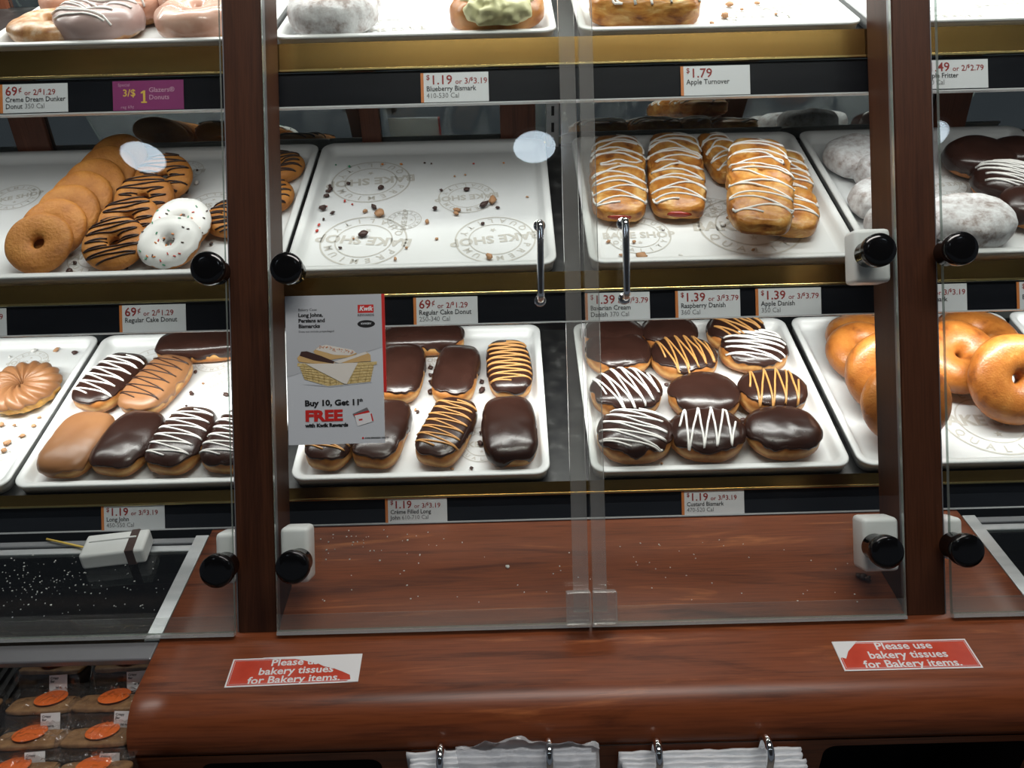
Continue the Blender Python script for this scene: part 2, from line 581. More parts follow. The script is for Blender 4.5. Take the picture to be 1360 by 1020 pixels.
def tubes(name, paths, rad, m, parent=None, n=6, mw=None):
    V, Fc = [], []
    for p in paths:
        if len(p) < 2:
            continue
        v, f = tube_py(p, rad, n)
        b = len(V)
        V += v
        Fc += [tuple(b + i for i in q) for q in f]
    return from_py(name, V, Fc, m, parent, mw)


def lathe(name, prof, m, parent=None, mw=None, n=32, smooth=True):
    """profile of (r, z) turned round z"""
    vs, fs = [], []
    for r, z in prof:
        for j in range(n):
            q = 2 * pi * j / n
            vs.append((r * cos(q), r * sin(q), z))
    for i in range(len(prof) - 1):
        for j in range(n):
            fs.append((i * n + j, i * n + (j + 1) % n, (i + 1) * n + (j + 1) % n, (i + 1) * n + j))
    fs.append(tuple(range(n))[::-1])
    fs.append(tuple((len(prof) - 1) * n + j for j in range(n)))
    return from_py(name, vs, fs, m, parent, mw, smooth)


FONT = None


def text_mesh(body, size, bold=0.0, align='LEFT', shear=0.0, sx=1.0, ang=0.0, pos=(0, 0, 0), spacing=1.0):
    c = bpy.data.curves.new('txt', 'FONT')
    c.body = body
    c.size = size
    c.offset = bold
    c.align_x = align
    c.shear = shear
    c.space_character = spacing
    c.resolution_u = 2
    o = bpy.data.objects.new('txt', c)
    me = bpy.data.meshes.new_from_object(o)
    bpy.data.objects.remove(o)
    bpy.data.curves.remove(c)
    me.transform(Matrix.Translation(pos) @ Matrix.Rotation(ang, 4, 'Z') @ Matrix.Diagonal((sx, 1, 1, 1)))
    return me


def text(name, body, size, m, parent, pos, bold=0.0, align='LEFT', shear=0.0, sx=1.0):
    me = text_mesh(body, size, bold, align, shear, sx, 0.0, pos)
    return link(name, me, m, parent, smooth=False)


def merged(name, meshes, m, parent=None, mw=None):
    bm = bmesh.new()
    for me in meshes:
        bm.from_mesh(me)
        bpy.data.meshes.remove(me)
    me = bpy.data.meshes.new(name)
    bm.to_mesh(me)
    bm.free()
    return link(name, me, m, parent, mw, smooth=False)


def flat(name, pts, m, parent, z=0.0):
    return from_py(name, [(x, y, z) for x, y in pts], [tuple(range(len(pts)))], m, parent, smooth=False)


def disc_pts(cx, cy, rx, ry, n=32):
    return [(cx + rx * cos(2 * pi * i / n), cy + ry * sin(2 * pi * i / n)) for i in range(n)]


def ring_mesh(r0, r1, n=48):
    vs, fs = [], []
    for i in range(n):
        q = 2 * pi * i / n
        vs.append((r0 * cos(q), r0 * sin(q), 0))
        vs.append((r1 * cos(q), r1 * sin(q), 0))
    for i in range(n):
        a = 2 * i
        b = 2 * ((i + 1) % n)
        fs.append((a, a + 1, b + 1, b))
    me = bpy.data.meshes.new('ring')
    me.from_pydata(vs, [], fs)
    return me


# ------------------------------------------------------------------ the shop around the case
box('floor', (0, 0, -0.05), (8, 8, 0.1), M['floor'])['kind'] = 'structure'
box('ceiling', (0, 0, 2.95), (8, 8, 0.1), M['ceiling'])['kind'] = 'structure'
k = 0
for X in (-1.343, 0.106, 1.555):
    e = empty('downlight', T(X, -0.388, 2.898), 'round recessed downlight in the shop ceiling above the shopper, %s' %
              ('over the donut trays', 'over the empty tray', 'over the bagels')[k], 'ceiling light', 'ceiling downlights')
    lathe('lamp_disc', [(0.078, -0.004), (0.078, -0.001)], M['lamp_disc'], e)
    me = bpy.data.meshes.new('r')
    lathe('trim_ring', [(0.079, -0.001), (0.079, -0.006), (0.092, -0.004), (0.092, 0.0015)], M['white_plastic'], e)
    k += 1

# rear of the case: dark glass with wooden mullions and a slotted standard
g = box('wall_back', (0.1, 1.451, 1.30), (2.9, 0.012, 1.1), M['rear_glass'])
g['kind'] = 'structure'
for X, wd, lb in ((-0.83, 0.06, 'behind the chain of plain donuts'), (-0.2355, 0.034, 'behind the empty tray, near its middle'),
                  (0.022, 0.062, 'behind the corner of the empty tray'), (0.78, 0.06, 'behind the chocolate bismarks')):
    b = box('wood_mullion', (0, 0, 0), (wd, 0.0095, 0.6), M['mullion'], mw=T(X, 1.4398, 1.40), bevel=0.002)
    tag(b, 'red-brown wooden mullion on the dark rear glass %s' % lb, 'mullion', 'mullions of the rear glass')


def standard(X, y, z0, z1, label):
    e = empty('shelf_standard', T(X, y, z0), label, 'shelf bracket rail', 'slotted shelf standards')
    box('channel', (0, 0, (z1 - z0) / 2), (0.022, 0.008, z1 - z0), M['aluminium'], e, bevel=0.001)
    bm = bmesh.new()
    q = 0.02
    while q < z1 - z0 - 0.02:
        add_box(bm, (0, -0.0043, q), (0.005, 0.001, 0.016))
        q += 0.028
    obj('slot', bm, M['black_matte'], e)
    return e


standard(0.083, 1.4390, 1.30, 1.56, 'grey slotted metal standard behind the gap beside the empty tray')

# ------------------------------------------------------------------ counter
ZT = 0.890
XL, XR = -0.45, 0.655
e = empty('bakery_counter', T(0, 0.8, 0), 'red-brown wood laminate counter with a rounded front edge below the glass doors', 'counter')
prof = [(1.03, ZT), (0.95, ZT), (0.85, ZT), (0.75, ZT), (0.68, ZT), (0.636, ZT)]
for i in range(1, 15):
    q = radians(90 * i / 14)
    prof.append((0.636 - 0.05 * sin(q), ZT - 0.05 + 0.05 * cos(q)))
prof += [(0.600, ZT - 0.05), (0.640, ZT - 0.035), (1.03, ZT - 0.035)]
nx = 24
vs, fs = [], []
for i in range(nx + 1):
    X = XL + (XR - XL) * i / nx
    for (y, z) in prof:
        vs.append((X, y - 0.8, z))
np_ = len(prof)
for i in range(nx):
    for j in range(np_):
        fs.append((i * np_ + j, i * np_ + (j + 1) % np_, (i + 1) * np_ + (j + 1) % np_, (i + 1) * np_ + j))
fs.append(tuple(range(np_)))
fs.append(tuple(nx * np_ + j for j in range(np_))[::-1])
ct = from_py('worktop', vs, fs, M['counter'], e, smooth=False)
for i, p in enumerate(ct.data.polygons):
    p.use_smooth = len(p.vertices) == 4
# front panel with two rounded openings
ZP1, ZP0 = ZT - 0.05, 0.45
bm = bmesh.new()


def loop_edges(pts):
    v = [bm.verts.new((x, 0.585 - 0.8, z)) for x, z in pts]
    return [bm.edges.new((v[i], v[(i + 1) % len(v)])) for i in range(len(v))]


def rrect(x0, x1, z0, z1, r, n=5):
    out = []
    for cx, cz, a0 in ((x1 - r, z1 - r, 0), (x0 + r, z1 - r, 90), (x0 + r, z0 + r, 180), (x1 - r, z0 + r, 270)):
        for i in range(n + 1):
            q = radians(a0 + 90 * i / n)
            out.append((cx + r * cos(q), cz + r * sin(q)))
    return out


OPEN = [(-0.372, -0.163, 0.56, 0.8265), (0.350, 0.590, 0.56, 0.829)]
es = loop_edges([(XL, ZP0), (XR, ZP0), (XR, ZP1), (XL, ZP1)])
for a in OPEN:
    es += loop_edges(rrect(*a, 0.014))
bmesh.ops.triangle_fill(bm, use_beauty=True, use_dissolve=False, edges=es)
obj('front_panel', bm, M['counter'], e)
for x0, x1, z0, z1 in OPEN:
    bm = bmesh.new()
    add_box(bm, ((x0 + x1) / 2, 0.66 - 0.8, (z0 + z1) / 2), (x1 - x0 + 0.01, 0.145, z1 - z0 + 0.004))
    bmesh.ops.delete(bm, geom=[f for f in bm.faces if f.calc_center_median().y < 0.595 - 0.8], context='FACES')
    obj('cubby', bm, M['black_matte'], e)
for X, nm in ((XL + 0.009, 'end_panel'), (XR - 0.009, 'end_panel')):
    box(nm, (X, 0.82 - 0.8, 0.6725), (0.018, 0.43, 0.363), M['counter'], e)

# ------------------------------------------------------------------ posts


def vbot(W):
    return (ZT + 0.0006 - EYE.z + 0.5 * W) / cos(PITCH)


def post(X0, X1, label):
    W0, W1 = 1.010, 1.0800
    Vt = 0.80
    c = cvw((X0 + X1) / 2, vbot(W0), W0)
    e = empty('wood_post', basis(R_, U_, -F_, c), label, 'post', 'wooden posts of the case')
    inv = basis(R_, U_, -F_, c).inverted()

    def prism(x0, x1, w0, w1, bev):
        bm = bmesh.new()
        v = []
        for w_ in (w0, w1):
            for x in (x0, x1):
                for V in (vbot(w_), Vt):
                    v.append(bm.verts.new(inv @ cvw(x, V, w_)))
        for f in ((0, 1, 3, 2), (4, 6, 7, 5), (0, 4, 5, 1), (2, 3, 7, 6), (0, 2, 6, 4), (1, 5, 7, 3)):
            bm.faces.new([v[i] for i in f])
        bmesh.ops.recalc_face_normals(bm, faces=bm.faces[:])
        if bev:
            bmesh.ops.bevel(bm, geom=[x for x in bm.edges if x.calc_length() > 0.5], offset=bev, segments=2, affect='EDGES')
        return bm
    obj('timber', prism(X0, X1, W0, W1, 0.0015), M['post'], e)
    # aluminium channels in which the panes stop
    s = 0.0012
    for x0, x1 in ((X0 - s, X0), (X1, X1 + s)):
        obj('metal_trim', prism(x0, x1, W0 + 0.001, W0 + 0.010, 0), M['steel_grey'], e)
    return e


post(-0.354, -0.3045, 'dark red-brown wooden post between the donut trays and the poster')
post(0.4915, 0.5405, 'dark red-brown wooden post standing in front of the bagels')

# ------------------------------------------------------------------ shelves
SX0, SX1 = -1.15, 1.25
SW = SX1 - SX0
SXC = (SX0 + SX1) / 2


def shelf(S, v_sb, v_st, v_rt, depth, label):
    """v_sb, v_st: label strip from/to; v_rt: top of the brass rail"""
    e = empty('display_shelf', case_mat(0, S.V, S.W), label, 'shelf', 'shelves of the bakery case')

    def cb(name, v0, v1, w0, w1, m, bev=0.0):
        return box(name, (SXC, (v0 + v1) / 2 - S.V, -((w0 + w1) / 2 - S.W)), (SW, v1 - v0, w1 - w0), m, e, bevel=bev)
    cb('brass_rail', v_st + 0.002, v_rt - 0.0005, S.W - 0.003, S.W + 0.0005, M['brass'])
    cb('brass_bead', v_st, v_st + 0.0035, S.W - 0.0040, S.W + 0.001, M['brass_edge'], 0.0008)
    cb('label_strip', v_sb + 0.002, v_st - 0.0005, S.W + 0.001, S.W + 0.005, M['strip'])
    cb('strip_lip', v_sb, v_sb + 0.002, S.W - 0.002, S.W + 0.006, M['strip_lip'])
    bm = bmesh.new()
    add_box(bm, (SXC, depth / 2 + 0.004, -0.004), (SW, depth, 0.006))
    mm = S.M(S.o)
    o = obj('shelf_board', bm, M['board'], e)
    o.matrix_world = mm
    return e


shelf(TOP, 0.3815, 0.4300, 0.4690, 0.274, 'highest display shelf with a brass rail holding sugared and iced donuts')
shelf(MID, 0.0856, 0.1283, 0.1580, 0.388, 'middle display shelf with a brass rail holding the empty tray and danishes')
shelf(BOT, -0.2030, -0.1655, -0.1455, 0.392, 'lowest display shelf with a brass rail just above the wood counter')


# ------------------------------------------------------------------ trays
def rr_loop(hw, hd, r, n=6):
    out = []
    for cx, cy, a0 in ((hw - r, hd - r, 0), (-hw + r, hd - r, 90), (-hw + r, -hd + r, 180), (hw - r, -hd + r, 270)):
        for i in range(n + 1):
            q = radians(a0 + 90 * i / n)
            out.append((cx + r * cos(q), cy + r * sin(q)))
    return out


def loft(rings, close0=True, close1=True):
    vs, fs = [], []
    n = len(rings[0])
    for r in rings:
        vs += r
    for i in range(len(rings) - 1):
        for j in range(n):
            fs.append((i * n + j, i * n + (j + 1) % n, (i + 1) * n + (j + 1) % n, (i + 1) * n + j))
    if close0:
        fs.append(tuple(range(n))[::-1])
    if close1:
        fs.append(tuple((len(rings) - 1) * n + j for j in range(n)))
    return vs, fs


FLOOR_H = 0.0042       # tray floor above the shelf


TRAYS = []


def tray(S, x0, x1, label, depth=None, y0=0.002):
    y0 = 0.012 if S is TOP else 0.0105
    depth = depth or S.L - y0 - 0.004
    TRAYS.append((S, x0, x1, y0, y0 + (depth or (S.L - 0.006))))
    d = depth or (S.L - 0.006)
    hw, hd = (x1 - x0) / 2, d / 2
    e = empty('bakery_tray', S.M(S.P((x0 + x1) / 2, y0 + hd, 0.0004)), label, 'tray', 'white trays on the shelves')

    def ring(ins, z, r):
        return [(x, y, z) for x, y in rr_loop(hw - ins, hd - ins, max(r, 0.003))]
    v, f = loft([ring(0.0045, 0.0, 0.016), ring(0.003, 0.012, 0.018), ring(0.0022, 0.0155, 0.02)], True, False)
    n = len(v) // 3
    v2, f2 = loft([ring(0.0115, 0.0162, 0.014), ring(0.0140, 0.0125, 0.012), ring(0.017, 0.005, 0.010), ring(0.022, 0.0036, 0.008)], False, True)
    b = len(v)
    from_py('pan', v + v2, f + [tuple(b + i for i in q) for q in f2], M['tray'], e)
    v, f = loft([ring(0.0022, 0.0145, 0.02), ring(0.0, 0.0150, 0.022), ring(0.0, 0.0180, 0.022), ring(0.0015, 0.0190, 0.021),
                 ring(0.0095, 0.0190, 0.016), ring(0.0118, 0.0155, 0.014)], False, False)
    from_py('rim', v, f, M['tray'], e)
    return e


_logo = {}


def logo_mesh():
    """round paper print: rings, the two words across, a word over and a word under"""
    if 'm' in _logo:
        return _logo['m']
    ms = [ring_mesh(0.047, 0.049), ring_mesh(0.031, 0.0325)]
    def arc(word, rad, a0, step, flip):
        for i, ch in enumerate(word):
            q = a0 + step * (i - (len(word) - 1) / 2)
            ang = q - pi / 2 if not flip else q + pi / 2
            ms.append(text_mesh(ch, 0.0125, 0.0002, 'CENTER', ang=ang, pos=(rad * cos(q), rad * sin(q), 0)))
    arc('PREMIUM', 0.0355, pi / 2, -radians(21), False)
    arc('QUALITY', 0.0445, -pi / 2, radians(21), True)
    ms.append(text_mesh('BAKE SHOP', 0.0215, 0.0007, 'CENTER', pos=(0, -0.0075, 0), sx=0.98))
    st = []
    for i in range(10):
        q = pi / 2 + pi * i / 5
        r = 0.0045 if i % 2 == 0 else 0.0019
        st.append((r * cos(q), -0.020 + r * sin(q), 0))
    me = bpy.data.meshes.new('star')
    me.from_pydata(st, [], [tuple(range(10))])
    ms.append(me)
    bm = bmesh.new()
    for me in ms:
        bm.from_mesh(me)
        bpy.data.meshes.remove(me)
    me = bpy.data.meshes.new('printed_logo')
    bm.to_mesh(me)
    bm.free()
    me.materials.append(M['print'])
    _logo['m'] = me
    return me


def liner(S, x0, x1, label, logos=(), depth=None):
    """printed paper lying on the tray floor; logos: (px, py, size, turn)"""
    y0 = 0.012 if S is TOP else 0.0105
    d = S.L - y0 - 0.004 - 0.046
    hw = (x1 - x0) / 2 - 0.024
    p0 = S.P((x0 + x1) / 2, y0 + 0.023 + d / 2, FLOOR_H)
    e = empty('tray_liner', S.M(p0), label, 'paper liner', 'printed paper liners in the trays')
    n, m_ = 24, 24
    vs, fs = [], []
    for j in range(m_ + 1):
        for i in range(n + 1):
            x, y = -hw + 2 * hw * i / n, -d / 2 + d * j / m_
            vs.append((x, y, 0.0002))
    for j in range(m_):
        for i in range(n):
            a = j * (n + 1) + i
            fs.append((a, a + 1, a + n + 2, a + n + 1))
    from_py('paper_sheet', vs, fs, M['liner'], e)
    inv = S.M(p0).inverted()
    for (px, py, s, t) in logos:
        q = inv @ S.at(px, py, FLOOR_H + 0.0006)
        lim = 0.049 * s * 1.04
        q.x = max(-hw + lim, min(hw - lim, q.x))
        q.y = max(-d / 2 + lim, min(d / 2 - lim, q.y))
        o = bpy.data.objects.new('printed_logo', logo_mesh())
        COL.objects.link(o)
        o.parent = e
        o.matrix_local = T(q.x, q.y, 0.0007) @ Matrix.Rotation(radians(t), 4, 'Z') @ Matrix.Scale(s, 4)
    return e


TR = {}
TW = 0.387
# top shelf
for key, S, x0, lb, ll, lg in (
    ('t1', TOP, -0.712, 'white tray on the highest shelf under pink and iced donuts', 'paper liner under the pink and iced donuts on the highest shelf', []),
    ('t2', TOP, -0.3134, 'white tray on the highest shelf with powdered bismark and green frosted roll', 'paper liner between powdered bismark and green frosted roll', [(515, 42, 1.0, 185), (560, 4, 0.7, 30)]),
    ('t3', TOP, 0.104, 'white tray on the highest shelf with one drizzled turnover', 'crumby paper liner beside the drizzled turnover on the highest shelf', [(1005, 22, 0.95, 175), (1085, 6, 0.8, 20)]),
    ('t4', TOP, 0.502, 'bare white tray on the highest shelf above the apple fritter tag', 'bare printed liner above the apple fritter tag', [(1265, 24, 0.9, 170), (1330, 5, 0.8, 10)]),
    # middle shelf
    ('m1', MID, -0.950, 'white tray under plain and sprinkled cake donuts', 'paper liner under the plain and sprinkled cake donuts', [(20, 262, 0.8, 20), (283, 272, 0.8, 190), (120, 358, 0.9, 0), (250, 215, 0.7, 180)]),
    ('m2', MID, -0.3187, 'empty white tray with scattered crumbs behind the poster', 'crumb strewn printed liner in the empty tray', [(490, 241, 1.35, 187), (620, 262, 0.95, 186), (537, 292, 0.55, 90), (480, 333, 1.35, 172), (668, 322, 1.25, 188)]),
    ('m3', MID, 0.1146, 'white tray under drizzled danishes', 'paper liner under the drizzled danishes', [(848, 312, 1.0, 0), (1005, 322, 1.6, -2), (945, 275, 0.55, 90), (1110, 290, 0.6, 200)]),
    ('m4', MID, 0.510, 'white tray under powdered bismarks and chocolate donuts beside the post', 'paper liner under powdered bismarks beside the post', [(1255, 245, 0.7, 185)]),
    # bottom shelf
    ('b0', BOT, -1.142, 'white tray under the caramel cruller', 'crumby paper liner under the caramel cruller', [(15, 590, 0.95, 20), (60, 450, 0.7, 180)]),
    ('b1', BOT, -0.747, 'white tray holding caramel and chocolate long johns', 'paper liner under the caramel and chocolate long johns', [(210, 470, 0.95, 190), (300, 505, 0.6, 40), (285, 478, 0.7, 185)]),
    ('b2', BOT, -0.3335, 'white tray holding filled long johns partly behind the poster', 'paper liner under the filled long johns', [(590, 478, 0.7, 180), (640, 590, 0.8, 0)]),
    ('b3', BOT, 0.1146, 'white tray holding twelve chocolate bismarks', 'paper liner under the chocolate bismarks', [(1000, 545, 0.8, 10)]),
    ('b4', BOT, 0.513, 'white tray holding bagels on both sides of the post', 'printed paper liner under the bagels', [(1330, 580, 1.6, -3), (1200, 590, 0.6, 60)]),
    ('b5', BOT, 0.912, 'white tray beyond the bagels at the edge of the picture', '', []),
):
    x1 = x0 + TW + (0.238 if key == 'm1' else 0)
    TR[key] = tray(S, x0, x1, lb)
    if ll:
        liner(S, x0, x1, ll, lg)


# ------------------------------------------------------------------ pastry shapes
def nz(v, f, seed):
    return noise.noise(Vector((v.x * f + seed * 7.31, v.y * f - seed * 3.17, v.z * f + seed * 1.93)))


class Bun:
    """rounded block with outline superellipse (half sizes a, b, exponent n) and height h, base at z = 0"""

    def __init__(s, a, b, h, n=2.0, ez=0.7, seed=1, amp=0.0015, freq=28, mid=0.45, bend=0.0, lumps=None):
        s.a, s.b, s.h, s.n, s.ez, s.seed, s.amp, s.freq, s.mid, s.bend = a, b, h, n, ez, seed, amp, freq, mid, bend
        s.lumps = lumps

    def outl(s, th):
        c, q = abs(cos(th)) / s.a, abs(sin(th)) / s.b
        return (c ** s.n + q ** s.n) ** (-1.0 / s.n)

    def raw(s, th, ph):
        k = max(cos(ph), 0.0) ** s.ez
        r = s.outl(th) * k
        sp = sin(ph)
        zc = s.h * s.mid
        z = zc + (s.h - zc if sp > 0 else zc) * (abs(sp) ** s.ez) * (1 if sp > 0 else -1)
        p = Vector((r * cos(th), r * sin(th), z))
        p.x += s.bend * (p.y / s.b) ** 2 * s.a
        return p

    def pt(s, th, ph, off=0.0):
        p = s.raw(th, ph)
        c = Vector((p.x * 0.55, p.y * 0.55, s.h * s.mid))
        d = (p - c)
        if d.length < 1e-6:
            d = Vector((0, 0, 1))
        d.normalize()
        k = s.amp * nz(p, s.freq, s.seed) + s.amp * 0.45 * nz(p, s.freq * 2.7, s.seed + 5)
        if s.lumps:
            k += s.lumps(p)
        if p.z < s.h * 0.25:
            k *= max(0.0, p.z / (s.h * 0.25)) if d.z < -0.3 else 1.0
        return p + d * (k + off)

    def top(s, x, y, off=0.0, lim=0.985):
        x0 = x - s.bend * (y / s.b) ** 2 * s.a if s.bend else x
        th = atan2(y, x0)
        k = sqrt(x0 * x0 + y * y) / s.outl(th)
        k = min(k, lim)
        ph = acos(min(1.0, k ** (1.0 / s.ez)))
        return s.pt(th, ph, off)

    def mesh(s, nt=56, nph=26):
        vs, fs = [], []
        phs = [-pi / 2 + pi * (i + 0.5) / nph for i in range(nph)]
        for ph in phs:
            for j in range(nt):
                vs.append(s.pt(2 * pi * j / nt, ph))
        for i in range(nph - 1):
            for j in range(nt):
                fs.append((i * nt + j, i * nt + (j + 1) % nt, (i + 1) * nt + (j + 1) % nt, (i + 1) * nt + j))
        b0 = len(vs)
        vs.append(Vector((0, 0, min(v.z for v in vs))))
        vs.append(s.pt(0, pi / 2 - 1e-4))
        for j in range(nt):
            fs.append((b0, (j + 1) % nt, j))
            fs.append((b0 + 1, (nph - 1) * nt + j, (nph - 1) * nt + (j + 1) % nt))
        return vs, fs

    def icing(s, edge, off=0.0016, nt=84, nr=18):
        """cap from the top down to elevation edge(theta)"""
        vs, fs = [], []
        for j in range(nt):
            th = 2 * pi * j / nt
            pe = edge(th)
            for i in range(nr):
                t = (i + 0.4) / nr
                ph = pi / 2 + (pe - pi / 2) * (t ** 0.85)
                o = off * (1.0 if t < 0.9 else 1.35)
                vs.append(s.pt(th, ph, o))
            vs.append(s.pt(th, pe - 0.03, off * 0.75))
            vs.append(s.pt(th, pe - 0.05, -off * 0.5))
        m_ = nr + 2
        for j in range(nt):
            k = (j + 1) % nt
            for i in range(m_ - 1):
                fs.append((j * m_ + i, j * m_ + i + 1, k * m_ + i + 1, k * m_ + i))
        b0 = len(vs)
        vs.append(s.pt(0, pi / 2 - 1e-4, off))
        for j in range(nt):
            fs.append((b0, j * m_, ((j + 1) % nt) * m_))
        return vs, fs


class Ring:
    """donut: ring radius R, tube half width rt, half height rz, base at z = 0"""

    def __init__(s, R, rt, rz, seed=1, amp=0.0015, freq=24, ridges=0, rdepth=0.0, twist=0.0, flat=0.8):
        s.R, s.rt, s.rz, s.seed, s.amp, s.freq = R, rt, rz, seed, amp, freq
        s.ridges, s.rdepth, s.twist, s.flat = ridges, rdepth, twist, flat
        s.h = 2 * rz

    def pt(s, th, ps, off=0.0):
        cr, sr = cos(ps), sin(ps)
        f = s.flat
        cx = math.copysign(abs(cr) ** f, cr)
        sx = math.copysign(abs(sr) ** f, sr)
        rho = s.R + s.rt * cx
        p = Vector((rho * cos(th), rho * sin(th), s.rz + s.rz * sx))
        d = Vector((cr * cos(th), cr * sin(th), sr * s.rt / s.rz)).normalized()
        k = s.amp * nz(p, s.freq, s.seed) + s.amp * 0.5 * nz(p, s.freq * 2.6, s.seed + 3)
        if s.ridges:
            k += s.rdepth * (abs(cos(0.5 * (s.ridges * th + s.twist * ps))) - 0.6)
        if sr < -0.5:
            k *= 0.2
        return p + d * (k + off)

    def top(s, x, y, off=0.0, lim=0.97):
        rho = sqrt(x * x + y * y)
        d = (rho - s.R) / s.rt
        d = max(-lim, min(lim, d))
        cr = math.copysign(abs(d) ** (1.0 / s.flat), d)
        return s.pt(atan2(y, x), acos(cr), off)

    def mesh(s, nt=60, nph=24):
        vs, fs = [], []
        if s.ridges:
            nt = s.ridges * 12
        for i in range(nt):
            for j in range(nph):
                vs.append(s.pt(2 * pi * i / nt, 2 * pi * j / nph))
        for i in range(nt):
            for j in range(nph):
                a, b = (i + 1) % nt, (j + 1) % nph
                fs.append((i * nph + j, a * nph + j, a * nph + b, i * nph + b))
        return vs, fs

    def icing(s, edge, off=0.0015, nt=90, nr=22):
        vs, fs = [], []
        if s.ridges:
            nt = s.ridges * 12
        m_ = nr + 4
        for i in range(nt):
            th = 2 * pi * i / nt
            e0, e1 = edge(th), pi + 0.25
            vs.append(s.pt(th, e0 - 0.08, -off * 0.5))
            vs.append(s.pt(th, e0 - 0.03, off * 0.8))
            for j in range(nr):
                t = j / (nr - 1)
                vs.append(s.pt(th, e0 + (e1 - e0) * t, off * (1.3 if t < 0.08 else 1.0)))
            vs.append(s.pt(th, e1 + 0.03, off * 0.8))
            vs.append(s.pt(th, e1 + 0.08, -off * 0.5))
        for i in range(nt):
            a = (i + 1) % nt
            for j in range(m_ - 1):
                fs.append((i * m_ + j, a * m_ + j, a * m_ + j + 1, i * m_ + j + 1))
        return vs, fs


def zig(L, A, n, ang=0.0, cx=0.0, cy=0.0, seed=0, wob=0.15, slant=0.0, phase=0.0, skew=0.0, arc=0.0):
    """a squeezed zigzag: L long in its direction of travel, A to each side, n swings"""
    rnd = random.Random(seed)
    amps = [A * (1 + wob * rnd.uniform(-1, 1)) for _ in range(2 * n + 3)]
    sh = [rnd.uniform(-1, 1) * wob * L / (2 * n) * 0.7 for _ in range(2 * n + 3)]
    out = []
    N = int(n * 26)
    c, s = cos(radians(ang)), sin(radians(ang))
    for i in range(N + 1):
        t = i / N
        q = 2 * pi * n * t + phase
        k = int((q + pi / 2) / pi)
        v = amps[k % len(amps)] * sin(q)
        u = -L / 2 + L * t + sh[k % len(sh)] * abs(sin(q)) + slant * v
        # loops drawn back at the turns
        u += skew * sin(2 * q) + arc * cos(2.6 * v / A + 0.5 * sin(k * 1.7 + seed))
        out.append((cx + u * c - v * s, cy + u * s + v * c))
    return out


def drizzle(shape, path2, m, parent, rad=0.0014, off=0.0022, name='drizzle', lim=0.97, cut=1.12):
    """lay a thin line of icing over the top of a pastry"""
    paths, cur = [], []
    for x, y in path2:
        if isinstance(shape, Bun):
            k = sqrt(x * x + y * y) / shape.outl(atan2(y, x))
            ok = k < cut
        else:
            rho = sqrt(x * x + y * y)
            ok = abs(rho - shape.R) < shape.rt * cut
        if not ok:
            if len(cur) > 3:
                paths.append(cur)
            cur = []
            continue
        cur.append(shape.top(x, y, off, lim))
    if len(cur) > 3:
        paths.append(cur)
    return tubes(name, paths, rad, m, parent, 6)


def keep_in(S, p, fx, fy, ins=0.0165):
    """slide a footprint of half sizes fx, fy to stay on its tray"""
    q = p - S.o
    x, y, h = q.dot(S.ex), q.dot(S.ey), q.dot(S.en)
    best = min((t for t in TRAYS if t[0] is S), key=lambda t: max(t[1] - x, x - t[2], -0.05) + 1e-3 * abs(x - (t[1] + t[2]) / 2))
    x = max(best[1] + ins + fx, min(best[2] - ins - fx, x))
    y = max(best[3] + ins + fy, min(best[4] - ins - fy, y))
    return S.P(x, y, h)


def half_sizes(a, b, rot, n):
    c, q = abs(cos(radians(rot))), abs(sin(radians(rot)))
    k = 0.5 if n > 3 else 0.0
    el = (sqrt((a * c) ** 2 + (b * q) ** 2), sqrt((a * q) ** 2 + (b * c) ** 2))
    bx = (a * c + b * q, a * q + b * c)
    return tuple((0.95 + 0.1 * k) * (e * (1 - k) + r * k) for e, r in zip(el, bx))


def place(S, px, py, h, rot=0.0, tilt=0.0, lift=0.0, roll=0.0, hv=None, fp=None):
    """frame standing on the tray below what the pixel shows; tilt raises the far side"""
    base = FLOOR_H + 0.0014
    p = S.at(px, py, base + lift + (h * 0.5 if hv is None else hv))
    p = p - S.en * (h * 0.5 if hv is None else hv)
    if fp:
        fx, fy = half_sizes(fp[0], fp[1], rot, fp[2])
        p = keep_in(S, p, fx, fy * cos(radians(tilt)), 0.0165 + 0.006 * (tilt > 8) - 0.026 * (lift > 0.04 and tilt < 8))
    return S.M(p) @ Matrix.Rotation(radians(roll), 4, 'Y') @ Matrix.Rotation(radians(tilt), 4, 'X') @ Matrix.Rotation(radians(rot), 4, 'Z')


def wavy(base, amp, seed, lean=0.0, at=0.0, f=2.2, drip=0.0):
    def edge(th):
        v = Vector((cos(th) * f, sin(th) * f, seed * 3.7))
        v2 = Vector((cos(th) * f * 3, sin(th) * f * 3, seed * 1.7 + 9))
        k = base + amp * noise.noise(v) * 1.6 + amp * 0.6 * noise.noise(v2) + lean * cos(th - at)
        return k
    return edge


SEED = [1]


def nseed():
    SEED[0] += 1
    return SEED[0]


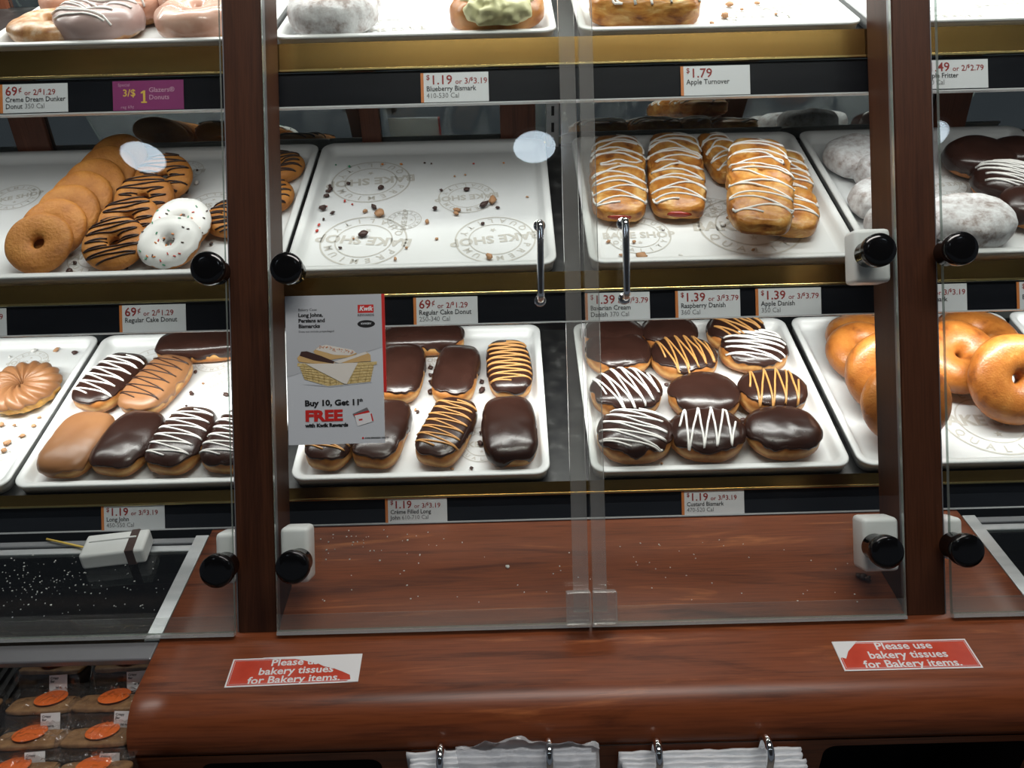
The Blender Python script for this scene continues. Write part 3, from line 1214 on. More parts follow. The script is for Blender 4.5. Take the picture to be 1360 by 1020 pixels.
# ------------------------------------------------------------------ pastry kinds
def long_john(S, px, py, label, icing='choc', line=None, rot=0, a=0.037, b=0.066, h=0.040, group='long johns in the lowest trays',
              zz=None, lean=0.15, name='long_john', hv=None, bend=0.0, lift=0.0):
    sd = nseed()
    a *= 0.965
    e = empty(name, place(S, px, py, h, rot, hv=hv, lift=lift, fp=(a, b, 4)), label, 'long john', group)
    sh = Bun(a, b, h, 3.4, 0.62, sd, 0.0016, 22, bend=bend)
    v, f = sh.mesh(72, 26)
    from_py('dough', v, f, M['yeast'], e)
    v, f = sh.icing(wavy(0.10, 0.22, sd, lean, -pi / 2), 0.0018, 100, 18)
    from_py('icing', v, f, M[icing], e)
    if line:
        z = dict(L=b * 1.5, A=a * 0.86, n=6, ang=90, seed=sd, slant=0.10, wob=0.12, skew=0.0008)
        z.update(zz or {})
        drizzle(sh, zig(**z), M[line], e, 0.0015 if line != 'choc_line' else 0.0011, 0.0026)
    return e


def bismark(S, px, py, label, line=None, rot=0, a=0.0575, h=0.046, lean=0.1, at=-pi / 2, zz=None, base=0.24, cat='donut', lift=0.0,
            group='chocolate bismarks in the lowest tray', b=None, name='chocolate_bismark', tilt=0):
    sd = nseed()
    e = empty(name, place(S, px, py, h, rot, tilt=tilt, lift=lift, fp=(a, b or a * 0.88, 2)), label, cat, group)
    sh = Bun(a, b or a * 0.88, h, 2.15, 0.68, sd, 0.0026, 20)
    v, f = sh.mesh(64, 26)
    from_py('dough', v, f, M['bismark'], e)
    v, f = sh.icing(wavy(base, 0.20, sd, lean, at), 0.0018, 96, 18)
    from_py('icing', v, f, M['choc'], e)
    if line:
        z = dict(L=a * 1.45, A=a * 0.76, n=4, ang=0, seed=sd, slant=0.25, wob=0.18, skew=0.001)
        z.update(zz or {})
        drizzle(sh, zig(**z), M[line], e, 0.0017, 0.0026)
    return e


def ring_donut(S, px, py, label, rot=0, tilt=0, lift=0, R=0.0285, rt=0.0200, rz=0.0155, m='cake', group=None, icing=None, line=None,
               name='cake_donut', zz=None, amp=0.0022, roll=0, cat='donut', edge=0.05, flat=0.85):
    sd = nseed()
    sh = Ring(R, rt, rz, sd, amp, 22, flat=flat)
    mw = place(S, px, py, 2 * rz, rot, tilt, lift, roll, fp=(R + rt, R + rt, 2))
    v, f = sh.mesh(60, 26)
    if not icing and not line:
        o = from_py(name, v, f, M[m], None, mw)
        return tag(o, label, cat, group)
    e = empty(name, mw, label, cat, group)
    from_py('dough', v, f, M[m], e)
    if icing:
        v, f = sh.icing(wavy(edge, 0.25, sd, 0.1, -pi / 2), 0.0016)
        from_py('icing', v, f, M[icing], e)
    if line:
        z = dict(L=2 * (R + rt) * 0.92, A=(R + rt) * 0.78, n=6, ang=0, seed=sd, wob=0.2)
        z.update(zz or {})
        drizzle(sh, zig(**z), M[line], e, 0.0013 if line == 'choc_line' else 0.0016, 0.0026 if icing else 0.0009, cut=1.0)
    return e, sh


def powdered(S, px, py, label, rot=0, a=0.052, b=0.044, h=0.046, tilt=0, lift=0, roll=0, group='powdered sugar bismarks'):
    sd = nseed()
    sh = Bun(a, b, h, 2.3, 0.66, sd, 0.0040, 24)
    v, f = sh.mesh(72, 32)
    o = from_py('powdered_bismark', v, f, M['powder'], None, place(S, px, py, h, rot, tilt, lift, roll, fp=(a, b, 2)))
    return tag(o, label, 'donut', group)


def danish(S, px, py, label, rot=0, a=0.042, b=0.070, h=0.034, tilt=0, lift=0, n=8, jam=False, group='iced danishes', name='iced_danish', zz=None, slant=0.0, roll=0, amp=0.003, plait=True, double=True):
    sd = nseed()

    def lumps(p):
        k = 0.0010 * sin(p.z * 1500 + 8 * nz(p, 30, sd + 2)) * (1 if abs(p.x) > a * 0.8 or abs(p.y) > b * 0.85 else 0.15)
        if plait:
            k += 0.0022 * sin(p.y * 150 + sd + 2.0 * abs(p.x) / a) * (p.z / h)
        return k
    e = empty(name, place(S, px, py, h, rot, tilt, lift, roll, fp=(a, b, 4)), label, 'pastry', group)
    sh = Bun(a, b, h, 4.6, 0.52, sd, amp, 30, lumps=lumps)
    v, f = sh.mesh(110, 34)
    from_py('pastry', v, f, M['flaky'], e)
    if jam:
        v, f = Bun(a * 0.45, 0.004, 0.008, 2.2, 0.7, sd, 0.001).mesh(24, 10)
        from_py('jam_filling', [Vector(q) + Vector((0, -b * 0.985, h * 0.36)) for q in v], f, M['jam'], e)
    z = dict(L=b * 1.8, A=a * 0.97, n=n, ang=90, seed=sd, wob=0.25, slant=slant, skew=0.002, arc=0.0085)
    z.update(zz or {})
    drizzle(sh, zig(**z), M['white_line'], e, 0.0017, 0.0010, cut=1.25)
    return e


def bagel(S, px, py, label, rot=0, tilt=0, lift=0, roll=0, R=0.0355, rt=0.0305, rz=0.0235, m='bagel'):
    sd = nseed()
    sh = Ring(R, rt, rz, sd, 0.0018, 14, flat=0.92)
    v, f = sh.mesh(72, 30)
    o = from_py('bagel', v, f, M[m], None, place(S, px, py, 2 * rz, rot, tilt, lift, roll, fp=(R + rt, R + rt, 2)))
    return tag(o, label, 'bagel', 'bagels in the lowest tray')


# ---- bottom shelf, tray of long johns
G1 = 'long johns on the caramel and chocolate tray'
LJ = dict(S=BOT, group=G1)
long_john(px=101, py=594, label='plain caramel iced long john in the front row beside the dark plain one', icing='caramel', rot=-6, a=0.043, b=0.064, lean=0.0, **LJ)
long_john(px=169, py=594, label='plain chocolate long john touching the plain caramel one in front', rot=-10, a=0.042, b=0.064, **LJ)
long_john(px=240, py=591, label='chocolate long john with white zigzag, whole, in the front row', rot=-9, line='white_line', a=0.041, b=0.066, lean=0.25, zz=dict(n=6), **LJ)
long_john(px=310, py=592, label='chocolate long john with white zigzag half hidden by the wooden post', rot=-8, line='white_line', a=0.040, b=0.063, lean=0.2, zz=dict(n=6), **LJ)
long_john(px=141, py=507, label='chocolate long john with white zigzag in the second row above plain caramel', rot=-16, line='white_line', a=0.041, b=0.068, lean=0.3, zz=dict(n=6), **LJ)
long_john(px=209, py=511, label='caramel long john with thin chocolate zigzag in the second row', icing='caramel', rot=-16, line='choc_line', a=0.040, b=0.070, lean=0.0, zz=dict(n=6), **LJ)
long_john(px=268, py=456, label='chocolate long john lying crosswise at the back behind the caramel zigzag one', rot=-88, a=0.034, b=0.076, h=0.042, lean=0.0, **LJ)
# ---- bottom shelf, tray of filled long johns
G2 = 'filled long johns on the tray behind the poster'
LJ = dict(S=BOT, group=G2, name='filled_long_john', b=0.069, h=0.043)
long_john(px=429, py=599, label='chocolate long john with tan zigzag peeking out below the poster', rot=-14, line='tan_line', a=0.037, lean=0.25, zz=dict(n=8), **LJ)
long_john(px=508, py=576, label='plain chocolate long john partly behind the lower poster edge', rot=-9, a=0.039, lean=0.35, **LJ)
long_john(px=593, py=582, label='front-row chocolate long john with tan zigzag, wholly in view beside the poster', rot=-17, line='tan_line', a=0.038, lean=0.2, zz=dict(n=7), **LJ)
long_john(px=682, py=576, label='front-row plain chocolate long john in the tray corner with a white fleck', rot=2, a=0.043, lean=0.05, **LJ)
long_john(px=531, py=495, label='second-row plain chocolate long john half behind the poster', rot=-2, a=0.042, lean=0.2, **LJ)
long_john(px=606, py=497, label='second-row plain chocolate long john with drips on the paper at its side', rot=-7, a=0.038, lean=0.35, **LJ)
long_john(px=676, py=490, label='second-row chocolate long john with dense tan zigzag beside the tray wall', rot=4, line='tan_line', a=0.038, lean=0.1, zz=dict(n=8), **LJ)
LJ['b'] = 0.074
long_john(px=562, py=444, label='plain chocolate long john lying crosswise at the back under the price tag', rot=-89, a=0.034, lean=-0.05, **LJ)
# ---- bottom shelf, bismarks
W5 = dict(line='white_line')
bismark(BOT, 842, 583, 'front-row bismark with slanting white lines beside the clear door seal', rot=5, zz=dict(ang=70, n=5, slant=0.1), **W5)
bismark(BOT, 939, 583, 'front-row bismark with broad white zigzag in the middle of its row', rot=0, zz=dict(ang=5, n=4, slant=0.3, A=0.043), a=0.057, **W5)
bismark(BOT, 1043, 585, 'front-row plain chocolate bismark in the tray corner', rot=0, a=0.0565, lean=0.15)
bismark(BOT, 826, 523, 'second-row bismark with steep white lines beside the clear door seal', zz=dict(ang=35, n=5, slant=0.2), a=0.057, **W5)
bismark(BOT, 935, 527, 'plain chocolate bismark in the middle of the second row', a=0.0565)
bismark(BOT, 1025, 522, 'second-row bismark with tan zigzag beside the tray wall', line='tan_line', zz=dict(ang=10, n=4, slant=0.35, A=0.042), a=0.055)
bismark(BOT, 816, 470, 'third-row plain chocolate bismark behind the clear door seal', a=0.0565)
bismark(BOT, 908, 476, 'third-row bismark with tan zigzag in the middle of its row', line='tan_line', zz=dict(ang=30, n=5, slant=0.3), a=0.0565, lean=0.2)
bismark(BOT, 1000, 466, 'third-row bismark with tight white zigzag beside the tray wall', zz=dict(ang=80, n=6, slant=0.15), a=0.057, **W5)
bismark(BOT, 812, 433, 'plain chocolate bismark in the back row under the Bavarian cream tag', a=0.052, h=0.048)
bismark(BOT, 886, 435, 'plain chocolate bismark in the back row under the raspberry tag', a=0.050, h=0.048)
bismark(BOT, 974, 434, 'back-row bismark with tan lines under the apple danish tag', line='tan_line', zz=dict(ang=60, n=4), a=0.050, h=0.048, lean=0.25)
# ---- bagels
bagel(BOT, 1134, 426, 'bagel lying flat at the back of its tray beside the post', rot=40, rz=0.020)
bagel(BOT, 1094, 466, 'brown bagel leaning second from the back beside the post', rot=20, tilt=14, lift=0.016, rt=0.025)
bagel(BOT, 1140, 480, 'shiny golden bagel half hidden by the post and the bagel in front', tilt=52, lift=0.050, rot=10, roll=-8)
bagel(BOT, 1153, 520, 'shiny golden bagel standing foremost beside the post', tilt=52, lift=0.050, rot=60, roll=-8, R=0.037, rt=0.028)
bagel(BOT, 1294, 430, 'flat brown bagel at the back beyond the post', rot=15, rz=0.021, R=0.04, rt=0.029)
bagel(BOT, 1268, 468, 'brown bagel with a small dark hole behind the large leaning one', tilt=24, lift=0.030, rot=80)
bagel(BOT, 1340, 490, 'large bagel leaning up with its hole in view beyond the post', tilt=46, lift=0.046, rot=0, R=0.0395, rt=0.0325, roll=6)
# ---- cruller
sd = nseed()
e = empty('caramel_cruller', place(BOT, 36, 515, 0.036, 0, fp=(0.059, 0.059, 2)), 'ridged ring cruller with caramel icing alone on its tray', 'donut', 'crullers')
sh = Ring(0.033, 0.026, 0.018, sd, 0.001, 20, ridges=15, rdepth=0.0055, twist=3.0, flat=0.9)
v, f = sh.mesh(60, 30)
from_py('dough', v, f, M['cruller'], e)
v, f = sh.icing(wavy(0.10, 0.12, sd), 0.0016, 90, 24)
from_py('icing', v, f, M['caramel'], e)

# ---- middle shelf, plain cake donuts in a shingled chain
GP = 'plain cake donuts in a chain'
q0 = keep_in(MID, MID.at(43, 346, 0.030), 0.046, 0.045) - MID.o
for i, wd in enumerate(('front-most', 'second', 'third', 'fourth', 'fifth', 'sixth', 'seventh and last')):
    lb = ('plain golden cake donut showing its whole hole at the front of the chain' if i == 0 else
          'plain golden cake donut, %s from the front of the overlapping chain' % wd)
    sh = Ring(0.0285, 0.0200, 0.0096, 300 + i, 0.0012, 22, flat=0.85)
    v, f = sh.mesh(60, 26)
    p = MID.P(q0.dot(MID.ex) + 0.0055 * i, q0.dot(MID.ey) + 0.0405 * i, FLOOR_H + 0.0250)
    o = from_py('plain_cake_donut', v, f, M['cake'], None, MID.M(p) @ Matrix.Rotation(radians(30), 4, 'X') @ Matrix.Rotation(radians(37 * i), 4, 'Z'))
    tag(o, lb, 'donut', GP)
# ---- chocolate drizzled donuts
GD = 'cake donuts with chocolate lines'
for i, (px, py, t, lf, wd) in enumerate([(148, 330, 18, 0.0150, 'first of its row, nearest the tray front'), (173, 293, 22, 0.0185, 'second in its row, behind the front one'),
                                         (192, 262, 22, 0.0185, 'third in its row, next to last'), (218, 234, 22, 0.0185, 'last in its row, at the tray back')]):
    ring_donut(MID, px, py, 'cake donut with thin chocolate lines, %s' % wd, rot=10 + 25 * i, tilt=t, lift=lf, group=GD, line='choc_line',
               name='drizzled_cake_donut', zz=dict(ang=95 - 30 * i, n=6), rz=0.0112, R=0.0275, rt=0.0190, amp=0.0012)
for px, py, wd in ((378, 222, 'at the back behind the wooden post'), (366, 262, 'behind the wooden post, just in front of the rear one'), (312, 290, 'mostly hidden, showing at the near side of the post')):
    ring_donut(MID, px, py, 'cake donut with chocolate lines %s' % wd, rot=40, group=GD, line='choc_line', name='drizzled_cake_donut', zz=dict(ang=60, n=6), R=0.0270, rt=0.0185, rz=0.0125)


def sprinkles(shape, parent, seed, n=30):
    rnd = random.Random(seed)
    for cname in ('crumb_red', 'crumb_orange', 'crumb_green', 'crumb_dark'):
        bm = bmesh.new()
        for _ in range(n // 4):
            th = rnd.uniform(0, 2 * pi)
            ps = rnd.uniform(0.5, 2.9)
            p = shape.pt(th, ps, 0.0021)
            q = rnd.uniform(0, pi)
            add_box(bm, (0, 0, 0), (0.0038, 0.0015, 0.0015), M4=T(*p) @ Matrix.Rotation(q, 4, 'Z'))
        o = obj('sprinkles', bm, M[cname], parent)
        o['kind'] = 'stuff'


GS = 'white iced donuts with sprinkles'
for i, (px, py, lb, t, lf) in enumerate([(241, 296, 'white iced donut with colored sprinkles lying behind the other sprinkled one', 21, 0.0165),
                                         (215, 342, 'white iced donut with colored sprinkles lying at the tray front', 21, 0.0165)]):
    e, sh = ring_donut(MID, px, py, lb, rot=20, tilt=t, lift=lf, group=GS, icing='white_icing', name='sprinkled_donut', edge=0.15, R=0.0262, rt=0.0180, rz=0.0108, amp=0.0012)
    sprinkles(sh, e, 5 + i)

# ---- danishes
danish(MID, 802, 234, 'iced danish seen through the clear door seal', rot=-5, b=0.122, a=0.0430, h=0.036, jam=True, zz=dict(wob=0.35))
danish(MID, 897, 230, 'iced danish with red filling at its end, standing clear in the tray', rot=-7, b=0.122, a=0.0435, h=0.036, jam=True)
danish(MID, 958, 210, 'dark danish half hidden behind the stacked pair', rot=6, b=0.066, a=0.028, n=4)
danish(MID, 1052, 252, 'lower iced danish of the stacked pair', rot=-8, b=0.118, a=0.043, n=7, zz=dict(wob=0.35))
danish(MID, 1012, 252, 'upper iced danish lying askew on top of another', rot=-12, b=0.132, a=0.0455, h=0.036, n=7, lift=0.042, tilt=-2, zz=dict(wob=0.35), slant=0.15)
# ---- powdered on the middle shelf
powdered(MID, 1108, 209, 'powdered bismark at the tray back beside the danish tray', a=0.056, b=0.050, rot=10)
powdered(MID, 1178, 228, 'powdered bismark mostly behind the post beside the rear one', a=0.050)
powdered(MID, 1152, 266, 'powdered bismark half hidden by the post above the white hinge block', a=0.054, b=0.048, rot=-8)
powdered(MID, 1166, 308, 'powdered bismark almost wholly hidden behind the hinge knob and post', a=0.050)
powdered(MID, 1303, 309, 'large powdered bismark beyond the post behind a black hinge cap', a=0.062, b=0.050, h=0.05, rot=-5)
GC = 'chocolate donuts beyond the post'
bismark(MID, 1300, 210, 'plain chocolate bismark at the back beyond the post', a=0.054, h=0.044, base=-0.25, group=GC)
bismark(MID, 1340, 243, 'chocolate bismark with white lines at the edge of the picture', a=0.054, h=0.044, base=-0.1, group=GC, zz=dict(ang=75, n=6), **W5)
bismark(MID, 1374, 275, 'chocolate bismark in front of the white lined one at the edge', a=0.050, h=0.044, base=-0.1, group=GC)
bismark(MID, 1384, 205, 'chocolate bismark cut off by the picture edge in the back row', a=0.045, h=0.042, base=-0.1, group=GC)

# ---- top shelf
ring_donut(TOP, 22, 46, 'brown glazed donut at the edge of the highest shelf', m='glazed', name='glazed_donut', R=0.034, rt=0.024, rz=0.015, group='glazed donuts on the highest shelf', amp=0.004)
GT = 'iced donuts with white lines on the highest shelf'
ring_donut(TOP, 120, 38, 'mauve iced donut with curved white lines at the tray front', m='glazed', icing='mauve_icing', line='white_line', name='iced_donut',
           R=0.0335, rt=0.0255, rz=0.021, group=GT, zz=dict(ang=75, n=5, wob=0.35), edge=-0.5, rot=0)
ring_donut(TOP, 176, 7, 'pink iced donut with white lines behind the mauve one', m='glazed', icing='pink_glaze', line='white_line', name='iced_donut',
           R=0.032, rt=0.0245, rz=0.021, group=GT, zz=dict(ang=20, n=7, wob=0.3), edge=-0.5)
ring_donut(TOP, 92, -8, 'pink iced donut at the back showing only its rim', m='glazed', icing='pink_glaze', name='iced_donut', R=0.032, rt=0.0245, rz=0.021, group=GT, edge=-0.5)
ring_donut(TOP, 258, 32, 'pink sugar glazed donut beside the wooden post', m='glazed', icing='pink_glaze', name='glazed_donut', R=0.032, rt=0.026, rz=0.021, group='glazed donuts on the highest shelf', edge=-0.6)
ring_donut(TOP, 266, -3, 'pink sugar glazed donut piled behind the one beside the post', m='glazed', icing='pink_glaze', name='glazed_donut', R=0.032, rt=0.026, rz=0.020, lift=0.01, group='glazed donuts on the highest shelf', edge=-0.6)
powdered(TOP, 415, 26, 'large powdered bismark at the front of the highest shelf', a=0.062, b=0.055, h=0.054)
powdered(TOP, 462, -2, 'powdered bismark just behind the large one on the highest shelf', a=0.050, b=0.045, h=0.046)
sd = nseed()
e = empty('frosted_roll', place(TOP, 657, 30, 0.048, fp=(0.067, 0.058, 2)), 'cinnamon roll with a pale green frosting heap on the highest shelf', 'pastry')
sh = Bun(0.067, 0.058, 0.046, 2.3, 0.6, sd, 0.007, 17)
v, f = sh.mesh(80, 30)
from_py('dough', v, f, M['persian'], e)
sh2 = Bun(0.050, 0.040, 0.040, 2.2, 0.7, sd + 3, 0.012, 42)
v, f = sh2.mesh(90, 36)
from_py('frosting', [Vector(q) + Vector((0.003, -0.031, 0.016)) for q in v], f, M['green_icing'], e)
danish(TOP, 842, 16, 'baked turnover with white drizzle on the highest shelf', rot=80, a=0.060, b=0.078, h=0.048, n=6, group='turnovers', name='apple_turnover', zz=dict(ang=100, n=6, A=0.05, wob=0.3), plait=False)


# ------------------------------------------------------------------ crumbs
def crumbs(S, items, label, seed):
    """items: (px, py, size in px, material)"""
    rnd = random.Random(seed)
    mats = sorted({i[3] for i in items})
    V, Fc, mi = [], [], []
    p0 = S.at(items[0][0], items[0][1], FLOOR_H) if isinstance(S, Shelf) else at_z(items[0][0], items[0][1], S)
    mw = S.M(p0) if isinstance(S, Shelf) else T(*p0)
    inv = mw.inverted()
    for px, py, s, m in items:
        p = inv @ (keep_in(S, S.at(px, py, FLOOR_H + 0.0012), 0.010, 0.010) if isinstance(S, Shelf) else at_z(px, py, S))
        r = s * 0.00056
        sx, sy, sz = r * rnd.uniform(0.8, 1.5), r * rnd.uniform(0.7, 1.2), min(r * 0.7, 0.004)
        a = rnd.uniform(0, pi)
        b = len(V)
        nT, nP = 8, 5
        for i in range(nP):
            ph = -pi / 2 + pi * (i + 0.5) / nP
            for j in range(nT):
                q = 2 * pi * j / nT
                k = 1 + 0.35 * rnd.uniform(-1, 1)
                x, y, z = sx * cos(ph) * cos(q) * k, sy * cos(ph) * sin(q) * k, sz * sin(ph)
                V.append((p.x + x * cos(a) - y * sin(a), p.y + x * sin(a) + y * cos(a), p.z + sz + z))
        for i in range(nP - 1):
            for j in range(nT):
                Fc.append((b + i * nT + j, b + i * nT + (j + 1) % nT, b + (i + 1) * nT + (j + 1) % nT, b + (i + 1) * nT + j))
                mi.append(mats.index(m))
        Fc.append(tuple(b + (nP - 1) * nT + j for j in range(nT)))
        mi.append(mats.index(m))
        Fc.append(tuple(b + j for j in range(nT))[::-1])
        mi.append(mats.index(m))
    o = from_py('crumbs', V, Fc, [M[x] for x in mats], None, mw)
    o.data.polygons.foreach_set('material_index', mi)
    return tag(o, label, 'crumbs', None, 'stuff')


D_, N_, R2, O2, G2_, Wh = 'crumb_dark', 'crumb_tan', 'crumb_red', 'crumb_orange', 'crumb_green', 'crumb_white'
crumbs(MID, [(463, 245, 6, D_), (439, 253, 8, D_), (506, 251, 9, D_), (432, 248, 5, D_), (415, 262, 7, D_), (415, 256, 6, D_), (422, 279, 11, D_), (442, 284, 6, D_),
             (497, 277, 9, D_), (505, 285, 12, N_), (485, 282, 7, N_), (578, 279, 9, D_), (607, 281, 8, N_), (606, 285, 7, N_), (586, 254, 6, D_), (620, 253, 7, D_),
             (643, 274, 13, D_), (654, 268, 15, N_), (661, 277, 5, D_), (567, 296, 7, N_), (641, 298, 5, D_), (430, 292, 4, D_), (573, 218, 3, D_), (564, 217, 3, D_),
             (464, 222, 4, G2_), (508, 219, 4, O2), (533, 219, 4, O2), (629, 218, 3, R2), (669, 217, 3, O2), (434, 275, 3, R2), (458, 268, 4, R2), (468, 272, 3, R2),
             (604, 235, 4, N_), (618, 233, 4, N_), (483, 313, 12, D_), (470, 318, 4, N_), (405, 308, 5, R2), (410, 300, 4, R2), (650, 343, 9, N_), (540, 330, 4, N_),
             (580, 318, 4, N_), (700, 262, 3, N_), (452, 330, 4, D_), (436, 220, 3, G2_), (525, 345, 5, N_)],
       'dark and coloured crumbs scattered in the empty tray', 3)
crumbs(MID, [(262, 244, 8, Wh), (262, 227, 4, D_), (248, 256, 7, D_), (240, 258, 6, D_), (90, 368, 9, D_), (224, 277, 4, O2), (281, 325, 5, D_), (100, 350, 5, D_), (168, 357, 6, D_), (275, 290, 3, N_)],
       'crumbs around the drizzled and sprinkled donuts', 4)
crumbs(MID, [(853, 345, 12, N_), (905, 346, 7, Wh), (960, 300, 6, Wh), (966, 290, 4, N_), (842, 322, 5, N_), (825, 340, 5, N_), (930, 262, 5, N_), (1000, 333, 5, N_), (880, 305, 4, Wh), (808, 322, 5, N_)],
       'pastry flakes around the danishes', 5)
crumbs(BOT, [(52, 458, 7, Wh), (76, 466, 8, N_), (100, 470, 8, D_), (13, 475, 5, Wh), (10, 590, 9, N_), (30, 580, 7, N_), (6, 600, 8, N_), (20, 566, 6, N_), (3, 565, 8, N_), (62, 555, 5, N_)],
       'crumbs around the caramel cruller', 6)
crumbs(BOT, [(255, 524, 9, D_), (260, 495, 6, D_), (62, 566, 6, N_), (248, 540, 5, D_), (300, 525, 7, D_), (235, 555, 5, N_), (270, 510, 4, N_)],
       'chocolate crumbs around the caramel and chocolate long johns', 7)
crumbs(BOT, [(572, 490, 8, D_), (572, 500, 8, D_), (573, 510, 9, D_), (572, 522, 8, D_), (640, 520, 10, D_), (640, 508, 7, D_), (555, 548, 6, D_), (640, 576, 7, D_), (638, 590, 8, D_), (626, 628, 5, D_),
             (711, 498, 7, D_), (552, 545, 5, N_), (600, 633, 4, N_)],
       'chocolate drips and crumbs between the filled long johns', 8)
crumbs(BOT, [(887, 562, 7, D_), (990, 505, 6, D_), (885, 512, 6, D_), (986, 560, 9, D_), (1060, 545, 5, N_), (985, 490, 6, D_), (882, 630, 4, N_)],
       'chocolate crumbs between the bismarks', 9)
crumbs(TOP, [(968, 9, 10, N_), (962, 24, 12, N_), (945, 33, 6, N_), (1005, 6, 6, N_), (985, 14, 5, N_), (1030, 20, 4, N_)], 'pastry flakes beside the turnover on the highest shelf', 10)
rnd = random.Random(11)
ci = [(rnd.uniform(400, 1140), rnd.uniform(715, 800), rnd.uniform(1.0, 2.0), Wh) for _ in range(70)]
ci += [(rnd.gauss(480, 50), rnd.gauss(720, 12), rnd.uniform(1.0, 2.4), Wh) for _ in range(40)] + [(674, 754, 5, Wh)]
crumbs(ZT + 0.0002, [c for c in ci if c[1] > 704], 'fine pale crumbs strewn over the wood counter behind the doors', 11)
rnd = random.Random(12)
ci = [(rnd.gauss(40, 45), rnd.gauss(770, 22), rnd.uniform(0.6, 1.9), Wh) for _ in range(110)] + [(rnd.uniform(5, 225), rnd.uniform(745, 815), rnd.uniform(0.6, 1.6), Wh) for _ in range(60)]
crumbs(ZT + 0.0007, [c for c in ci if 735 < c[1] < 830 and -10 < c[0] < 218], 'pale crumbs strewn over the dark glass cover', 12)
o = crumbs(ZT + 0.0002, [(1140, 766, 7, D_), (1146, 768, 8, D_), (1151, 771, 7, D_), (1154, 768, 5, D_)], 'black crumb lump on the counter below the white hinge block', 13)


# ------------------------------------------------------------------ price tags
def price_tag(px, py, S, price, rest, lines, label, vcen, wpx=86, hpx=38, group='price tags on the shelf strips', lead=True):
    """px: middle of the tag; vcen its height on the case front; sizes in photo pixels"""
    x, y = unroll(px, py)
    k = S.W / FPX
    W = S.W - 0.0012
    e = empty('price_tag', case_mat(x / FPX * W, vcen, W), label, 'price tag', group)
    hw, hh = wpx * k / 2, hpx * k / 2
    box('card', (0, 0, 0), (2 * hw, 2 * hh, 0.0008), M['card'], e)
    box('orange_band', (-hw + 0.0020, 0, 0.0001), (0.0040, 2 * hh, 0.0009), M['card_orange'], e)
    z = 0.0007
    x0 = -hw + 0.0075
    yt = hh * 0.22
    cur = x0
    ms = []
    def put(s, size, dy, bold):
        nonlocal cur
        me = text_mesh(s, size, bold, pos=(cur, yt + dy, z))
        ms.append(me)
        cur = max(v.co.x for v in me.vertices) + size * 0.07
    unit = hh * 2
    if price.startswith('$'):
        put('$', unit * 0.24, unit * 0.16, 0.00012)
        put(price[1:], unit * 0.44, 0, 0.00022)
    elif price.endswith('\u00a2'):
        put(price[:-1], unit * 0.44, 0, 0.00022)
        put('\u00a2', unit * 0.28, unit * 0.12, 0.00010)
    else:
        put(price, unit * 0.44, 0, 0.00022)
    if rest:
        cur += unit * 0.07
        i, j = rest.split(' ')
        put(i, unit * 0.24, 0, 0.00008)
        cur += unit * 0.06
        a, b_ = j.split('$')
        put(a, unit * 0.28, 0, 0.0001)
        cur -= unit * 0.03
        put('$', unit * 0.17, unit * 0.1, 0.0001)
        put(b_, unit * 0.28, 0, 0.0001)
    merged('price', ms, M['red_text'], e)
    for i, (s, c) in enumerate(lines):
        parts = s.split('|')
        xx = x0
        yy = -hh * 0.24 - i * unit * 0.235
        for q, t in enumerate(parts):
            if not t:
                continue
            m = 'dark_text' if (q == 0 and c) else 'grey_text'
            me = text_mesh(t, unit * 0.245, 0.00013 if m == 'dark_text' else 0.0, pos=(xx, yy, z), sx=0.92)
            o = link('name' if m == 'dark_text' else 'calories', me, M[m], e, smooth=False)
            xx = max(v.co.x for v in me.vertices) + unit * 0.07
    return e


VT, VM, VB = 0.4045, 0.1060, -0.1838
tg = price_tag
tg(45, 130, TOP, '69\u00a2', 'or 2/$1.29', [('Creme Dream Dunker', 1), ('Donut|350 Cal', 1)], 'grey price tag for Creme Dream Dunker donuts beside the purple tag', VT, 90, 38)
tg(604, 118, TOP, '$1.19', 'or 3/$3.19', [('Blueberry Bismark', 1), ('410-530 Cal', 0)], 'grey price tag for Blueberry Bismarks above the empty tray', VT, 90, 39)
tg(950, 106, TOP, '$1.79', '', [('Apple Turnover', 1)], 'grey price tag for Apple Turnovers above the danishes', VT, 92, 39)
tg(1266, 97, TOP, '$1.49', 'or 2/$2.79', [('Apple Fritter', 1), ('510 Cal', 0)], 'grey price tag for Apple Fritters beyond the post', VT, 92, 38)
tg(-30, 440, MID, '69\u00a2', 'or 2/$1.29', [('Cake Donut', 1)], 'grey price tag cut off by the picture edge below the plain donuts', VM, 78, 38)
tg(203, 427, MID, '69\u00a2', 'or 2/$1.29', [('Regular Cake Donut', 1)], 'grey price tag for Regular Cake Donuts below the sprinkled donuts', VM, 88, 37)
tg(592, 417, MID, '69\u00a2', 'or 2/$1.29', [('Regular Cake Donut', 1), ('250-340 Cal', 0)], 'grey price tag for Regular Cake Donuts beside the poster', VM, 85, 37)
tg(820, 408, MID, '$1.39', 'or 3/$3.79', [('Bavarian Cream', 1), ('Danish|370 Cal', 1)], 'grey price tag for Bavarian Cream Danish behind the chrome handle', VM, 86, 37)
tg(940, 406, MID, '$1.39', 'or 3/$3.79', [('Raspberry Danish', 1), ('360 Cal', 0)], 'grey price tag for Raspberry Danish', VM, 86, 37)
tg(1047, 403, MID, '$1.39', 'or 3/$3.79', [('Apple Danish', 1), ('350 Cal', 0)], 'grey price tag for Apple Danish nearest the post', VM, 87, 37)
tg(1241, 394, MID, '$1.19', 'or 3/$3.19', [('           Bismark', 1), ('', 0)], 'grey price tag half hidden by the post below the powdered bismark', VM, 86, 37)
tg(1393, 390, MID, '$1.19', 'or 3/$3.19', [('Bismark', 1)], 'grey price tag cut off by the picture edge above the bagels', VM, 86, 37)
